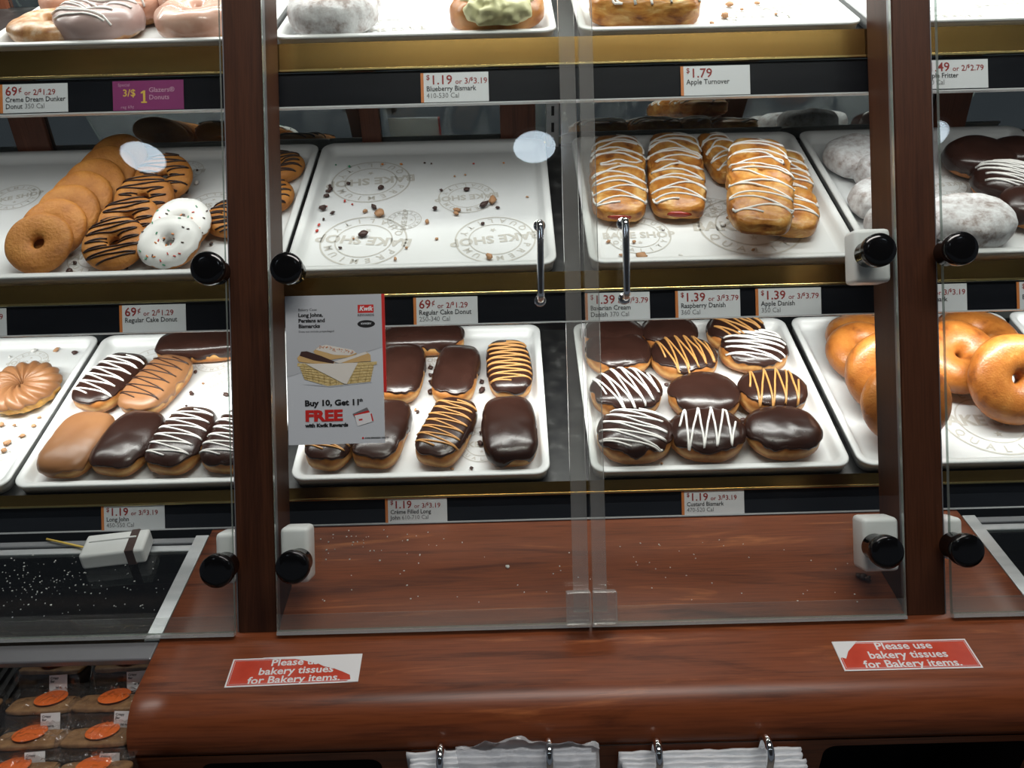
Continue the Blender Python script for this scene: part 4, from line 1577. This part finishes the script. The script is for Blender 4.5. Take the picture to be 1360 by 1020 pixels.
tg(177, 695, BOT, '$1.19', 'or 3/$3.19', [('Long John', 1), ('450-550 Cal', 0)], 'grey price tag for Long Johns above the white block', VB, 84, 33)
tg(553, 685, BOT, '$1.19', 'or 3/$3.19', [('Cr\u00e8me Filled Long', 1), ('John|610-710 Cal', 1)], 'grey price tag for filled Long Johns', VB, 82, 32)
tg(947, 676, BOT, '$1.19', 'or 3/$3.19', [('Custard Bismark', 1), ('470-520 Cal', 0)], 'grey price tag for Custard Bismarks', VB, 83, 32)
# the purple sale tag
x, y = unroll(197, 128)
W = TOP.W - 0.0012
e = empty('sale_tag', case_mat(x / FPX * W, VT, W), 'purple sale tag for Glazers donuts', 'price tag', 'price tags on the shelf strips')
hw, hh = 47 * TOP.W / FPX, 19.5 * TOP.W / FPX
box('card', (0, 0, 0), (2 * hw, 2 * hh, 0.0008), M['card_purple'], e)
z = 0.0007
text('price', '3/$', 0.0135, M['gold_text'], e, (-hw * 0.72, -0.001, z), 0.0002)
flat('price', [(-hw * 0.16 + a * 0.001, -0.0105 + b * 0.001) for a, b in ((-2, 0), (6, 0), (6, 2), (3.9, 2), (3.9, 17), (1.6, 17), (-2.2, 14.6), (-2.2, 12.6), (0.8, 13.6), (0.8, 2), (-2, 2))], M['gold_text'], e, z)
text('name', 'Glazers\u00ae', 0.0092, M['pink_text'], e, (hw * 0.02, 0.004, z), 0.0001)
text('name', 'Donuts', 0.0092, M['pink_text'], e, (hw * 0.02, -0.006, z), 0.0001)
text('note', 'Special', 0.006, M['pink_text'], e, (-hw * 0.85, 0.0125, z))
text('note', 'reg 69\u00a2', 0.006, M['pink_text'], e, (-hw * 0.78, -0.0175, z))


# ------------------------------------------------------------------ glass doors
GW0, GW1 = 1.000, 1.006


def slab(name, x0, x1, v0, v1, w0, w1, m, e, o, edge=None, bev=0.0):
    """box of the case frame, in the frame of its door (origin o = (X, V, W))"""
    b = box(name, ((x0 + x1) / 2 - o[0], (v0 + v1) / 2 - o[1], -((w0 + w1) / 2 - o[2])), (x1 - x0, v1 - v0, w1 - w0), m, e, bevel=bev)
    if edge is not None:
        b.data.materials.append(edge)
        for p in b.data.polygons:
            if abs(p.normal.z) < 0.5:
                p.material_index = 1
    return b


def hinge_cap(e, o, px, py, r):
    p = at_W(px, py, 0.972)
    q = case_mat(*o).inverted() @ p
    gz = -(GW0 - o[2])
    prof = [(r * 0.80, gz + 0.0005), (r * 0.80, q.z - 0.006), (r * 0.98, q.z - 0.004), (r, q.z), (r, q.z + 0.007), (r * 0.93, q.z + 0.0095), (r * 0.6, q.z + 0.0102), (r * 0.05, q.z + 0.0104)]
    c = lathe('hinge_cap', prof, M['black'], e, n=40)
    c.location = (q.x, q.y, 0)
    return c


def hinge_block(e, o, px, py, wpx, hpx, lims):
    W = 1.0265
    p = case_mat(*o).inverted() @ at_W(px, py, 1.0085)
    k = 1.0085 / FPX
    p.z = -(W - o[2])
    for side, lim in lims:
        if side < 0:
            p.x = max(p.x, lim + wpx * k / 2 - o[0])
        else:
            p.x = min(p.x, lim - wpx * k / 2 - o[0])
    b = box('hinge_block', (0, 0, 0), (wpx * k, hpx * k, 0.036), M['white_plastic'], e, bevel=0.006, seg=3)
    b.location = p
    me = b.data
    me.polygons.foreach_set('use_smooth', [True] * len(me.polygons))
    return b


def handle(e, o, pxt, pyt, pxb, pyb):
    inv = case_mat(*o).inverted()
    a, b = inv @ at_W(pxt, pyt, 0.985), inv @ at_W(pxb, pyb, 0.985)
    gz = -(GW0 - o[2])
    out = 0.026
    path = [Vector((a.x, a.y, gz)), Vector((a.x, a.y, gz + out - 0.007))]
    for i in range(1, 6):
        q = radians(90 * i / 6)
        path.append(Vector((a.x, a.y - 0.007 * (1 - cos(q)), gz + out - 0.007 + 0.007 * sin(q))))
    path.append(Vector((a.x, a.y - 0.007, gz + out)))
    path.append(Vector((b.x, b.y + 0.007, gz + out)))
    for i in range(1, 6):
        q = radians(90 * i / 6)
        path.append(Vector((b.x, b.y + 0.007 * (1 - sin(q)), gz + out - 0.007 * (1 - cos(q)))))
    path.append(Vector((b.x, b.y, gz + out - 0.007)))
    path.append(Vector((b.x, b.y, gz)))
    h = tubes('handle', [path], 0.0045, M['chrome'], e, 14)
    for p in (a, b):
        lathe('mount_ring', [(0.0048, gz), (0.0075, gz), (0.0075, gz + 0.0025), (0.0048, gz + 0.003)], M['chrome'], h, n=24).location = (p.x, p.y, 0)
    return h


def door(x0, x1, label, side=None):
    o = ((x0 + x1) / 2, -0.302, GW0)
    e = empty('glass_door', case_mat(*o), label, 'door', 'sliding glass doors')
    e['group'] = 'glass doors of the bakery case'
    slab('glass_pane', x0, x1, -0.302, 0.80, GW0, GW1, M['glass'], e, o, M['glass_edge'])
    slab('bottom_seal', x0, x1, -0.3022, -0.281, GW0 - 0.0012, GW0 - 0.0002, M['seal'], e, o, M['acrylic_edge'])
    slab('bottom_rail', x0, x1, -0.3062, -0.3022, GW0 - 0.003, GW1, M['acrylic_edge'], e, o)
    return e, o


R_KNOB = 0.0205
e, o = door(-0.98, -0.3555, 'glass door in front of the donuts and the cruller')
hinge_cap(e, o, 278, 357, R_KNOB)
hinge_cap(e, o, 290, 757, R_KNOB)
hinge_block(e, o, 304, 742, 26, 68, [(1, -0.3555)])
e, o = door(-0.3020, 0.0895, 'glass door carrying the poster, in front of the empty tray')
hinge_cap(e, o, 382, 357, R_KNOB * 0.95)
hinge_cap(e, o, 390, 752, R_KNOB)
hinge_block(e, o, 391, 738, 38, 74, [(-1, -0.3030)])
slab('edge_seal', 0.0690, 0.0885, -0.285, 0.80, 0.9905, 0.9995, M['acrylic'], e, o, M['acrylic_edge'])
slab('catch_block', 0.059, 0.0900, -0.2985, -0.2567, 0.975, 0.9890, M['block_acrylic'], e, o, M['acrylic_edge'], 0.002)
handle(e, o, 717, 297, 718, 398)
e, o = door(0.0925, 0.486, 'glass door in front of the danishes and chocolate bismarks')
hinge_cap(e, o, 1165, 333, R_KNOB)
hinge_cap(e, o, 1175, 732, R_KNOB)
hinge_block(e, o, 1160, 339, 48, 72, [(1, 0.4900)])
hinge_block(e, o, 1171, 724, 48, 72, [(1, 0.4900)])
slab('edge_seal', 0.0935, 0.1110, -0.285, 0.80, 0.9905, 0.9995, M['acrylic'], e, o, M['acrylic_edge'])
slab('catch_block', 0.0920, 0.122, -0.2985, -0.2567, 0.975, 0.9890, M['block_acrylic'], e, o, M['acrylic_edge'], 0.002)
handle(e, o, 829, 294, 831, 395)
e, o = door(0.5440, 1.10, 'glass door beyond the post in front of the large bagel')
hinge_cap(e, o, 1273, 331, R_KNOB)
hinge_cap(e, o, 1281, 730, R_KNOB)
hinge_block(e, o, 1266, 716, 24, 56, [(-1, 0.5420)])

# ------------------------------------------------------------------ poster on the glass
X0, X1, V0, V1 = -0.2800, -0.1600, -0.0690, 0.1165
e = empty('poster', case_mat((X0 + X1) / 2, (V0 + V1) / 2, 0.9965), 'white rewards poster with a basket of long johns, fixed on the glass door', 'poster')
pw, ph = X1 - X0, V1 - V0
box('card', (0, 0, 0), (pw, ph, 0.0030), M['paper_white'], e)
z = 0.0018


def fx(u):   # crop pixels (695 x 1020 view of the poster) to local
    return -pw / 2 + (u - 32) / (628 - 32) * pw


def fy(v):
    return ph / 2 - (v - 58) / (972 - 58) * ph


def poly(name, pts, m, zz=0.0):
    return flat(name, [(fx(a), fy(b)) for a, b in pts], M[m], e, z + zz)


poly('backdrop_print', [(32, 58), (628, 58), (628, 385), (480, 425), (32, 555)], 'paper_grey')
box('red_spine', (pw / 2 + 0.0012, ph * 0.5 - ph * 0.33, -0.0002), (0.0046, ph * 0.66, 0.0030), M['red'], e)
text('heading', 'Bakery Case', 0.0046, M['ink'], e, (fx(112), fy(152), z + 0.0002))
for i, s in enumerate(('Long Johns,', 'Persians and', 'Bismarcks')):
    text('heading', s, 0.0066, M['ink'], e, (fx(112), fy(188 + 34 * i), z + 0.0002), 0.00028)
text('heading', 'Does not include prepackaged', 0.0036, M['ink'], e, (fx(112), fy(284), z + 0.0002))
poly('logo_box', [(481, 122), (579, 122), (579, 172), (481, 172)], 'red', 0.0001)
text('logo_word', 'Kwik', 0.0078, M['sticker_white'], e, (fx(530), fy(158), z + 0.0003), 0.0003, 'CENTER', 0.25)
text('logo_word', 'REWARDS', 0.0039, M['grey_text'], e, (fx(530), fy(192), z + 0.0003), 0.0001, 'CENTER', sx=1.15)
flat('logo_oval', disc_pts(fx(531), fy(240), 0.0110, 0.0047), M['ink'], e, z + 0.0001)
text('logo_word', 'KWIKERY', 0.0030, M['paper_white'], e, (fx(531), fy(243), z + 0.0003), 0.0001, 'CENTER')
# basket picture
pic = poly('basket_shadow', [(120, 600), (300, 622), (560, 600), (540, 590), (300, 610)], 'paper_grey', 0.00005)
poly('basket_picture', [(100, 470), (330, 480), (592, 472), (590, 490), (572, 492), (548, 595), (283, 615), (140, 570), (112, 490), (98, 490)], 'basket', 0.0002)
lines = []
for q in range(6):
    t = q / 6
    lines.append([Vector((fx(110 + 30 * t), fy(490 + 80 * t), z + 0.0003)), Vector((fx(300), fy(500 + 115 * t), z + 0.0003)), Vector((fx(575 - 25 * t), fy(492 + 100 * t), z + 0.0003))])
for q in range(5):
    lines.append([Vector((fx(140 + 40 * q), fy(480 + 4 * q), z + 0.0003)), Vector((fx(160 + 35 * q), fy(575 + 9 * q), z + 0.0003))])
    lines.append([Vector((fx(350 + 48 * q), fy(492), z + 0.0003)), Vector((fx(335 + 45 * q), fy(608 - 3 * q), z + 0.0003))])
tubes('basket_weave', lines, 0.00022, M['basket_dark'], e, 4)
poly('roll_picture', [(200, 400), (230, 375), (270, 368), (440, 400), (470, 420), (430, 440), (300, 455), (210, 415)], 'print_tan', 0.0004)
poly('roll_picture', [(215, 390), (240, 370), (280, 362), (445, 398), (465, 416), (420, 430), (330, 425)], 'print_cream', 0.0005)
poly('roll_picture', [(98, 440), (120, 415), (330, 470), (320, 490), (110, 462)], 'print_tan', 0.0005)
poly('roll_picture', [(115, 425), (125, 400), (160, 398), (250, 430), (330, 465), (320, 478), (200, 455)], 'print_choc', 0.0006)
poly('roll_picture', [(330, 470), (530, 412), (552, 430), (555, 468), (400, 478)], 'print_tan', 0.0006)
poly('roll_picture', [(330, 466), (520, 412), (540, 420), (360, 478)], 'print_cream', 0.0007)
rnd = random.Random(4)
bm = bmesh.new()
for _ in range(46):
    t = rnd.random()
    u, v = 235 + 215 * t + rnd.uniform(-8, 8), 372 + 42 * t + rnd.uniform(-9, 9)
    add_box(bm, (fx(u), fy(v), z + 0.0008), (0.0009, 0.0008, 0.0002), M4=None)
obj('topping_picture', bm, M['card_orange'], e)
poly('napkin_picture', [(150, 475), (330, 478), (475, 476), (402, 606), (385, 603)], 'print_cream', 0.0008)
sl = text('slogan', 'Buy 10, Get 11', 0.0098, M['ink'], e, (fx(138), fy(734), z + 0.0002), 0.0004, sx=1.16)
text('slogan', 'th', 0.0052, M['ink'], e, (max(v.co.x for v in sl.data.vertices) + 0.0006, fy(714), z + 0.0002), 0.0002)
text('slogan', 'FREE', 0.0185, M['red'], e, (fx(138), fy(827), z + 0.0002), 0.0009, sx=1.22)
text('slogan', 'with Kwik Rewards', 0.0062, M['ink'], e, (fx(140), fy(865), z + 0.0002), 0.00035, sx=1.08)
poly('card_picture', [(432, 790), (522, 752), (545, 790), (455, 830)], 'grey_text', 0.0001)
poly('card_picture', [(440, 795), (530, 770), (552, 800), (460, 835)], 'red', 0.0002)
poly('card_picture', [(445, 800), (545, 782), (562, 838), (462, 866)], 'sticker_white', 0.0003)
poly('card_picture', [(470, 823), (492, 820), (493, 830), (471, 833)], 'red', 0.0004)
poly('card_picture', [(543, 792), (551, 790), (562, 836), (553, 838)], 'red', 0.0004)
text('small_print', 'KWIK REWARDS 12/31/18', 0.0026, M['ink'], e, (fx(505), fy(944), z + 0.0002), 0.0001)
flat('small_print', disc_pts(fx(493), fy(939), 0.0013, 0.0013, 16), M['red'], e, z + 0.0002)


# ------------------------------------------------------------------ counter stickers
def sticker(corners, label, worn):
    """corners: top-left, top-right, bottom-right, bottom-left in the photo; lies on the counter"""
    c = [at_z(px, py, ZT) for px, py in corners]
    p0 = sum(c, Vector()) / 4
    ex = ((c[1] + c[2]) - (c[0] + c[3])).normalized()
    ey = Vector((0, 0, 1)).cross(ex).normalized()
    wd = ((c[1] - c[0]).length + (c[2] - c[3]).length) / 2
    dp = abs((c[0] - c[3]).dot(ey) + (c[1] - c[2]).dot(ey)) / 2
    e = empty('counter_sticker', basis(ex, ey, Vector((0, 0, 1)), p0 + Vector((0, 0, 0.0004))), label, 'sticker', 'red notices stuck on the counter')
    hw, hh = wd / 2, dp / 2
    box('backing', (0, 0, 0), (wd, dp, 0.0006), M['sticker_white'], e)
    box('red_print', (0, 0, 0.0002), (wd - 0.004, dp - 0.004, 0.0006), M['sticker_red'], e)
    zz = 0.0007
    k = 0.0016
    fr = [(-hw + k * 2.2, -hh + k * 2.2), (hw - k * 2.2, -hh + k * 2.2), (hw - k * 2.2, hh - k * 2.2), (-hw + k * 2.2, hh - k * 2.2)]
    tubes('white_frame', [[Vector((*fr[i], zz - 0.0002)), Vector((*fr[(i + 1) % 4], zz - 0.0002))] for i in range(4)], 0.0003, M['sticker_white'], e, 4)
    sz = dp * 0.345
    for i, s in enumerate(('Please use', 'bakery tissues', 'for Bakery items.')):
        text('notice_text', s, sz, M['sticker_white'], e, (0.002, hh * 0.42 - i * dp * 0.305 - 0.0008, zz), 0.0003, 'CENTER', sx=1.10)
    pts = [(x * hw, y * hh) for x, y in worn]
    flat('worn_patch', pts, M['sticker_white'], e, zz + 0.0002)
    return e


sticker([(312, 876), (483, 869), (474, 906), (296, 914)], 'red bakery tissue notice with its corner worn white, below the poster',
        [(-0.55, 1.0), (-0.4, 0.88), (-0.05, 0.82), (0.12, 0.66), (0.22, 0.52), (0.34, 0.40), (0.44, 0.18), (0.60, 0.0), (0.74, -0.25), (0.86, -0.5), (0.88, -0.8), (0.8, -0.97), (1.0, -1.0), (1.0, 1.0)])
sticker([(1104, 853), (1281, 849), (1306, 887), (1122, 892)], 'crisp red bakery tissue notice with a small white corner, near the post',
        [(-1.0, 1.0), (-0.62, 1.0), (-0.68, 0.78), (-0.82, 0.30), (-0.9, -0.2), (-0.96, -0.1), (-1.0, -0.3)])


# ------------------------------------------------------------------ chilled cases beside the counter
def chilled_case(x_in, x_out, label):
    s = 1 if x_out > x_in else -1
    e = empty('chilled_case', T(x_in, 0.85, 0), label, 'display case', 'chilled cases beside the counter')

    def b(name, xa, xb, y0, y1, z0, z1, m, bev=0.0):
        xa, xb = x_in + s * xa, x_in + s * xb
        return box(name, ((xa + xb) / 2 - x_in, (y0 + y1) / 2 - 0.85, (z0 + z1) / 2), (abs(xb - xa), y1 - y0, z1 - z0), m, e, bevel=bev)
    w_ = abs(x_out - x_in)
    b('side_frame', 0.001, 0.020, 0.713, 0.912, ZT - 0.008, ZT + 0.0006, M['aluminium'], 0.0005)
    b('front_bar', 0.001, w_, 0.684, 0.712, ZT - 0.010, ZT, M['steel_grey'], 0.002)
    b('rear_rail', 0.001, w_, 0.880, 0.894, ZT - 0.008, ZT - 0.001, M['aluminium'], 0.002)
    b('rear_rail', 0.001, w_, 0.898, 0.910, ZT - 0.008, ZT - 0.001, M['steel_grey'], 0.002)
    b('glass_cover', 0.020, w_, 0.713, 0.880, ZT - 0.006, ZT + 0.0004, M['case_glass'])
    b('well_floor', 0.002, w_, 0.76, 1.02, 0.70, 0.72, M['board'])
    b('well_back', 0.002, w_, 1.018, 1.03, 0.70, ZT - 0.01, M['black_matte'])
    b('front_wall', 0.002, w_, 0.42, 0.44, 0.55, 0.79, M['black_matte'])
    b('product_deck', 0.002, w_, 0.44, 0.77, 0.783, 0.793, M['ribbed'])
    bm = bmesh.new()
    q = 0.012
    while q < min(w_, 0.5):
        add_box(bm, (s * q, 0.605 - 0.85, 0.7965), (0.006, 0.32, 0.007))
        q += 0.013
    obj('deck_rib', bm, M['ribbed'], e)
    # dim goods seen through the cover: a long dark tray edge
    b('well_tray', 0.05, w_, 0.80, 0.98, 0.722, 0.735, M['brownie'], 0.003)
    return e


chilled_case(XL, -1.15, 'dark chilled case with a glass cover beside the counter, brownies in front')
chilled_case(XR, 1.25, 'dark glass covered chilled case at the counter end below the bagels')

# white block with a strap on the glass cover
p = at_z(150, 752, ZT + 0.0007)
e = empty('plastic_block', T(p.x, p.y + 0.022, ZT + 0.0007) @ Matrix.Rotation(radians(8), 4, 'Z'), 'white plastic block with a dark strap on the glass cover', 'block')
box('block', (0, 0, 0.0125), (0.086, 0.046, 0.025), M['white_plastic'], e, bevel=0.004, seg=3)
box('strap', (0.024, 0, 0.0127), (0.012, 0.0470, 0.0262), M['crumb_dark'], e, bevel=0.001)
box('ridge', (-0.004, 0.006, 0.0258), (0.064, 0.003, 0.0025), M['white_plastic'], e, bevel=0.0008)
bm = bmesh.new()
a, b_ = at_z(62, 716, ZT + 0.003), at_z(112, 727, ZT + 0.003)
v, f = tube_py([a, (a + b_) / 2, b_], 0.0016, 8)
o = from_py('yellow_stick', v, f, M['gold_text'])
tag(o, 'thin yellow stick lying behind the white block', 'stick')


# ------------------------------------------------------------------ wrapped brownies
def brownie(X, y, label, w_=0.082, d=0.036, h=0.046, rot=0, dot=(0.0, 0.2), lab=(0.35, 0.0), seed=0):
    rnd = random.Random(seed)
    e = empty('wrapped_brownie', T(X, y, 0.8098) @ Matrix.Rotation(radians(-23), 4, 'X') @ Matrix.Rotation(radians(rot), 4, 'Z'), label, 'packaged brownie', 'wrapped brownies')
    sh = Bun(w_ / 2, d / 2, h * 0.84, 7, 0.25, seed + 40, 0.0012, 40)
    v, f = sh.mesh(64, 20)
    from_py('brownie', v, f, M['brownie'], e)
    sh = Bun(w_ / 2 * 0.99, d / 2 * 0.98, h * 0.15, 6, 0.4, seed + 60, 0.0012, 60)
    v, f = sh.mesh(64, 12)
    from_py('cereal_layer', [Vector(q) + Vector((0, 0, h * 0.82)) for q in v], f, M['krispie'], e)
    # crinkled film: a loose hood with a flat crimped seam at the back
    nx_, ny_ = 30, 22
    vs, fs = [], []
    for j in range(ny_ + 1):
        for i in range(nx_ + 1):
            u, t = i / nx_ * 2 - 1, j / ny_ * 2 - 1
            x, yy = u * (w_ / 2 + 0.004), t * (d / 2 + 0.004)
            k = 1 - max(0.0, (max(abs(u), abs(t)) - 0.86) / 0.14) ** 1.5
            zz = 0.006 + (h - 0.002) * k
            pn = Vector((x, yy, zz))
            zz += (0.0022 * nz(pn, 60, seed + 2) + 0.0016 * nz(pn, 150, seed + 7) + 0.0012 * sin(u * 40 + 6 * nz(pn, 30, seed))) * (0.4 + k)
            vs.append((x, yy, max(zz, 0.004) + 0.0025))
    for j in range(ny_):
        for i in range(nx_):
            a = j * (nx_ + 1) + i
            fs.append((a, a + 1, a + nx_ + 2, a + nx_ + 1))
    fm = from_py('film', vs, fs, M['film'], e)
    vs, fs = [], []
    for j in range(7):
        for i in range(31):
            vs.append(((i / 30 - 0.5) * w_ * 1.05, d / 2 * 0.45 + j * 0.0035, h + 0.003 + 0.0012 * (j % 2) + 0.001 * nz(Vector((i, j, 0)), 0.6, seed) + j * 0.0009))
    for j in range(6):
        for i in range(30):
            a = j * 31 + i
            fs.append((a, a + 1, a + 32, a + 31))
    from_py('crimped_seam', vs, fs, M['film'], fm)
    r = 0.0185
    from_py('orange_sticker', [(dot[0] * w_ + r * cos(2 * pi * i / 28), dot[1] * d + r * sin(2 * pi * i / 28), h + 0.0018) for i in range(28)], [tuple(range(28))], M['orange_dot'], e, smooth=False)
    lx = lab[0] * w_
    lb = empty_part = box('paper_label', (0, 0, 0), (0.023, 0.023, 0.0006), M['sticker_white'], e, bevel=0.0)
    lb.matrix_local = T(lx, -d / 2 - 0.0066, h * 0.60 + lab[1]) @ Matrix.Rotation(radians(rnd.uniform(-5, 5)), 4, 'Y') @ Matrix.Rotation(radians(75), 4, 'X')
    ms = [text_mesh('Crispy', 0.0040, 0.0001, pos=(-0.0098, 0.0066, 0.0005)), text_mesh('Bar', 0.0040, 0.0001, pos=(-0.0098, 0.0028, 0.0005)),
          text_mesh('Sell By', 0.0030, 0.0001, 'CENTER', pos=(0.001, -0.0045, 0.0005))]
    merged('label_text', ms, M['dark_text'], lb)
    return e


def bx_at(px, py):
    p = at_z(px, py, 0.8098 + 0.050)
    return p.x, p.y + 0.000


for i, (px, py, lb, dot, lab) in enumerate([
    (61, 890, 'wrapped brownie at the back beside the black ribs, label on its side', (0.0, 0.10), (0.22, 0.002)),
    (163, 886, 'wrapped brownie at the back against the counter end', (0.0, 0.10), (0.20, 0.002)),
    (45, 943, 'wrapped brownie in the middle row with a clear orange dot', (0.08, 0.15), (0.25, 0.004)),
    (134, 940, 'wrapped brownie in the middle row against the counter end', (0.05, 0.15), (0.36, 0.004)),
    (29, 990, 'wrapped brownie in the front row with a shiny crinkled seam', (-0.05, 0.10), (0.18, 0.0)),
    (118, 987, 'wrapped brownie in the front row against the counter end', (0.05, 0.10), (0.30, -0.004)),
    (-62, 945, 'wrapped brownie cut off by the picture edge in the middle row', (0, 0.1), (0.25, 0)),
    (10, 1036, 'wrapped brownie at the bottom picture corner', (-0.1, 0.1), (0.1, 0)),
    (110, 1034, 'wrapped brownie at the picture bottom against the counter end', (0, 0.1), (0.3, 0)),
]):
    X, y = bx_at(px, py)
    brownie(X, y, lb, seed=i * 3 + 1, rot=(-2, 3, 1, -2, 2, -1, 0, 2, 1)[i], dot=dot, lab=lab)


# ------------------------------------------------------------------ bags on hooks
def hook(px, py, label):
    p = at_plane(px, py, Vector((0, 0.570, 0)), Vector((0, 1, 0)))
    e = empty('bag_hook', T(p.x, 0.585, p.z), label, 'hook', 'chrome bag hooks')
    path = [Vector((0, -0.003, -0.055)), Vector((0, -0.003, -0.03)), Vector((0, -0.004, -0.012))]
    for i in range(11):
        q = radians(180 - 180 * i / 10)
        path.append(Vector((0, -0.018 - 0.0145 * cos(q) * -1 * -1, -0.012 + 0.0145 * sin(q))))
    path += [Vector((0, -0.0325, -0.03)), Vector((0, -0.0315, -0.05))]
    path = [path[0], path[1]] + [Vector((0, -0.018 + 0.0145 * cos(radians(180 * i / 12)), -0.012 + 0.0145 * sin(radians(180 * i / 12)))) for i in range(13)] + path[-2:]
    tubes('hook_wire', [path], 0.0046, M['chrome'], e, 14)
    box('mount_plate', (0, -0.0012, -0.055), (0.022, 0.0022, 0.03), M['chrome'], e, bevel=0.0008)
    return e


def bag_stack(px0, px1, py, label, seed, loose):
    a = at_plane(px0, py, Vector((0, 0.575, 0)), Vector((0, 1, 0)))
    b = at_plane(px1, py, Vector((0, 0.575, 0)), Vector((0, 1, 0)))
    zt = (a.z + b.z) / 2
    e = empty('bag_stack', T((a.x + b.x) / 2, 0.570, zt - 0.16), label, 'plastic bags', 'white bag stacks under the counter')
    hw = (b.x - a.x) / 2
    nl = 5
    for k in range(nl):
        nx_, nz_ = 40, 14
        vs, fs = [], []
        y0 = 0.008 - k * 0.0052
        zz0 = 0.16 - 0.003 * k
        rnd = random.Random(seed + k)
        sx = rnd.uniform(-0.003, 0.003)
        for j in range(nz_ + 1):
            for i in range(nx_ + 1):
                x = -hw + 2 * hw * i / nx_ + sx
                zz = zz0 * (j / nz_)
                q = Vector((x, zz, k * 0.3))
                t = j / nz_
                dy = 0.0016 * nz(q, 70, seed) * t + 0.001 * nz(q, 160, seed + 3)
                vs.append((x, y0 + dy - 0.0014, zz + (0.0022 * nz(q, 50, seed + 9) if j == nz_ else 0)))
        n1 = len(vs)
        for (x, yy, zz) in list(vs):
            vs.append((x, yy + 0.0032, zz))
        st = nx_ + 1
        for j in range(nz_):
            for i in range(nx_):
                q = j * st + i
                fs.append((q, q + 1, q + st + 1, q + st))
                fs.append((n1 + q + 1, n1 + q, n1 + q + st, n1 + q + st + 1))
        for i in range(nx_):
            q = nz_ * st + i
            fs.append((q, q + 1, n1 + q + 1, n1 + q))
        for j in range(nz_):
            q = j * st
            fs.append((q, q + st, n1 + q + st, n1 + q))
            q = j * st + nx_
            fs.append((q + st, q, n1 + q, n1 + q + st))
        from_py('bag_layer', vs, fs, M['bag'], e)
    if loose:
        nx_, nz_ = 36, 8
        vs, fs = [], []
        for j in range(nz_ + 1):
            for i in range(nx_ + 1):
                u, t = i / nx_, j / nz_
                x = -hw * 0.45 + hw * 1.5 * u
                q = Vector((x, t * 0.03, 0))
                hgt = 0.044 * (1 - 0.5 * abs(u - 0.3)) * (0.75 + 0.5 * nz(q, 40, seed + 20))
                vs.append((x + 0.004 * nz(q, 60, 3), -0.006 + 0.010 * sin(t * pi) - 0.012 * (1 - t) + 0.004 * nz(q, 90, 5), 0.160 + hgt * sin(t * pi * 0.55)))
        for j in range(nz_):
            for i in range(nx_):
                q = j * (nx_ + 1) + i
                fs.append((q, q + 1, q + nx_ + 2, q + nx_ + 1))
        from_py('loose_bag', vs, fs, M['bag_sheer'], e)
    return e


bag_stack(541, 788, 1000, 'stack of white plastic bags with one loose sheer bag on top', 21, True)
bag_stack(826, 1068, 1000, 'neat stack of white plastic bags nearer the dark opening', 31, False)
hook(585, 997, 'chrome hook holding the loose bag stack, farther from the door seam')
hook(729, 990, 'chrome hook holding the loose bag stack, near the door seam')
hook(873, 990, 'chrome hook holding the neat bag stack, near the door seam')
hook(1019, 985, 'chrome hook holding the neat bag stack, near the dark opening')
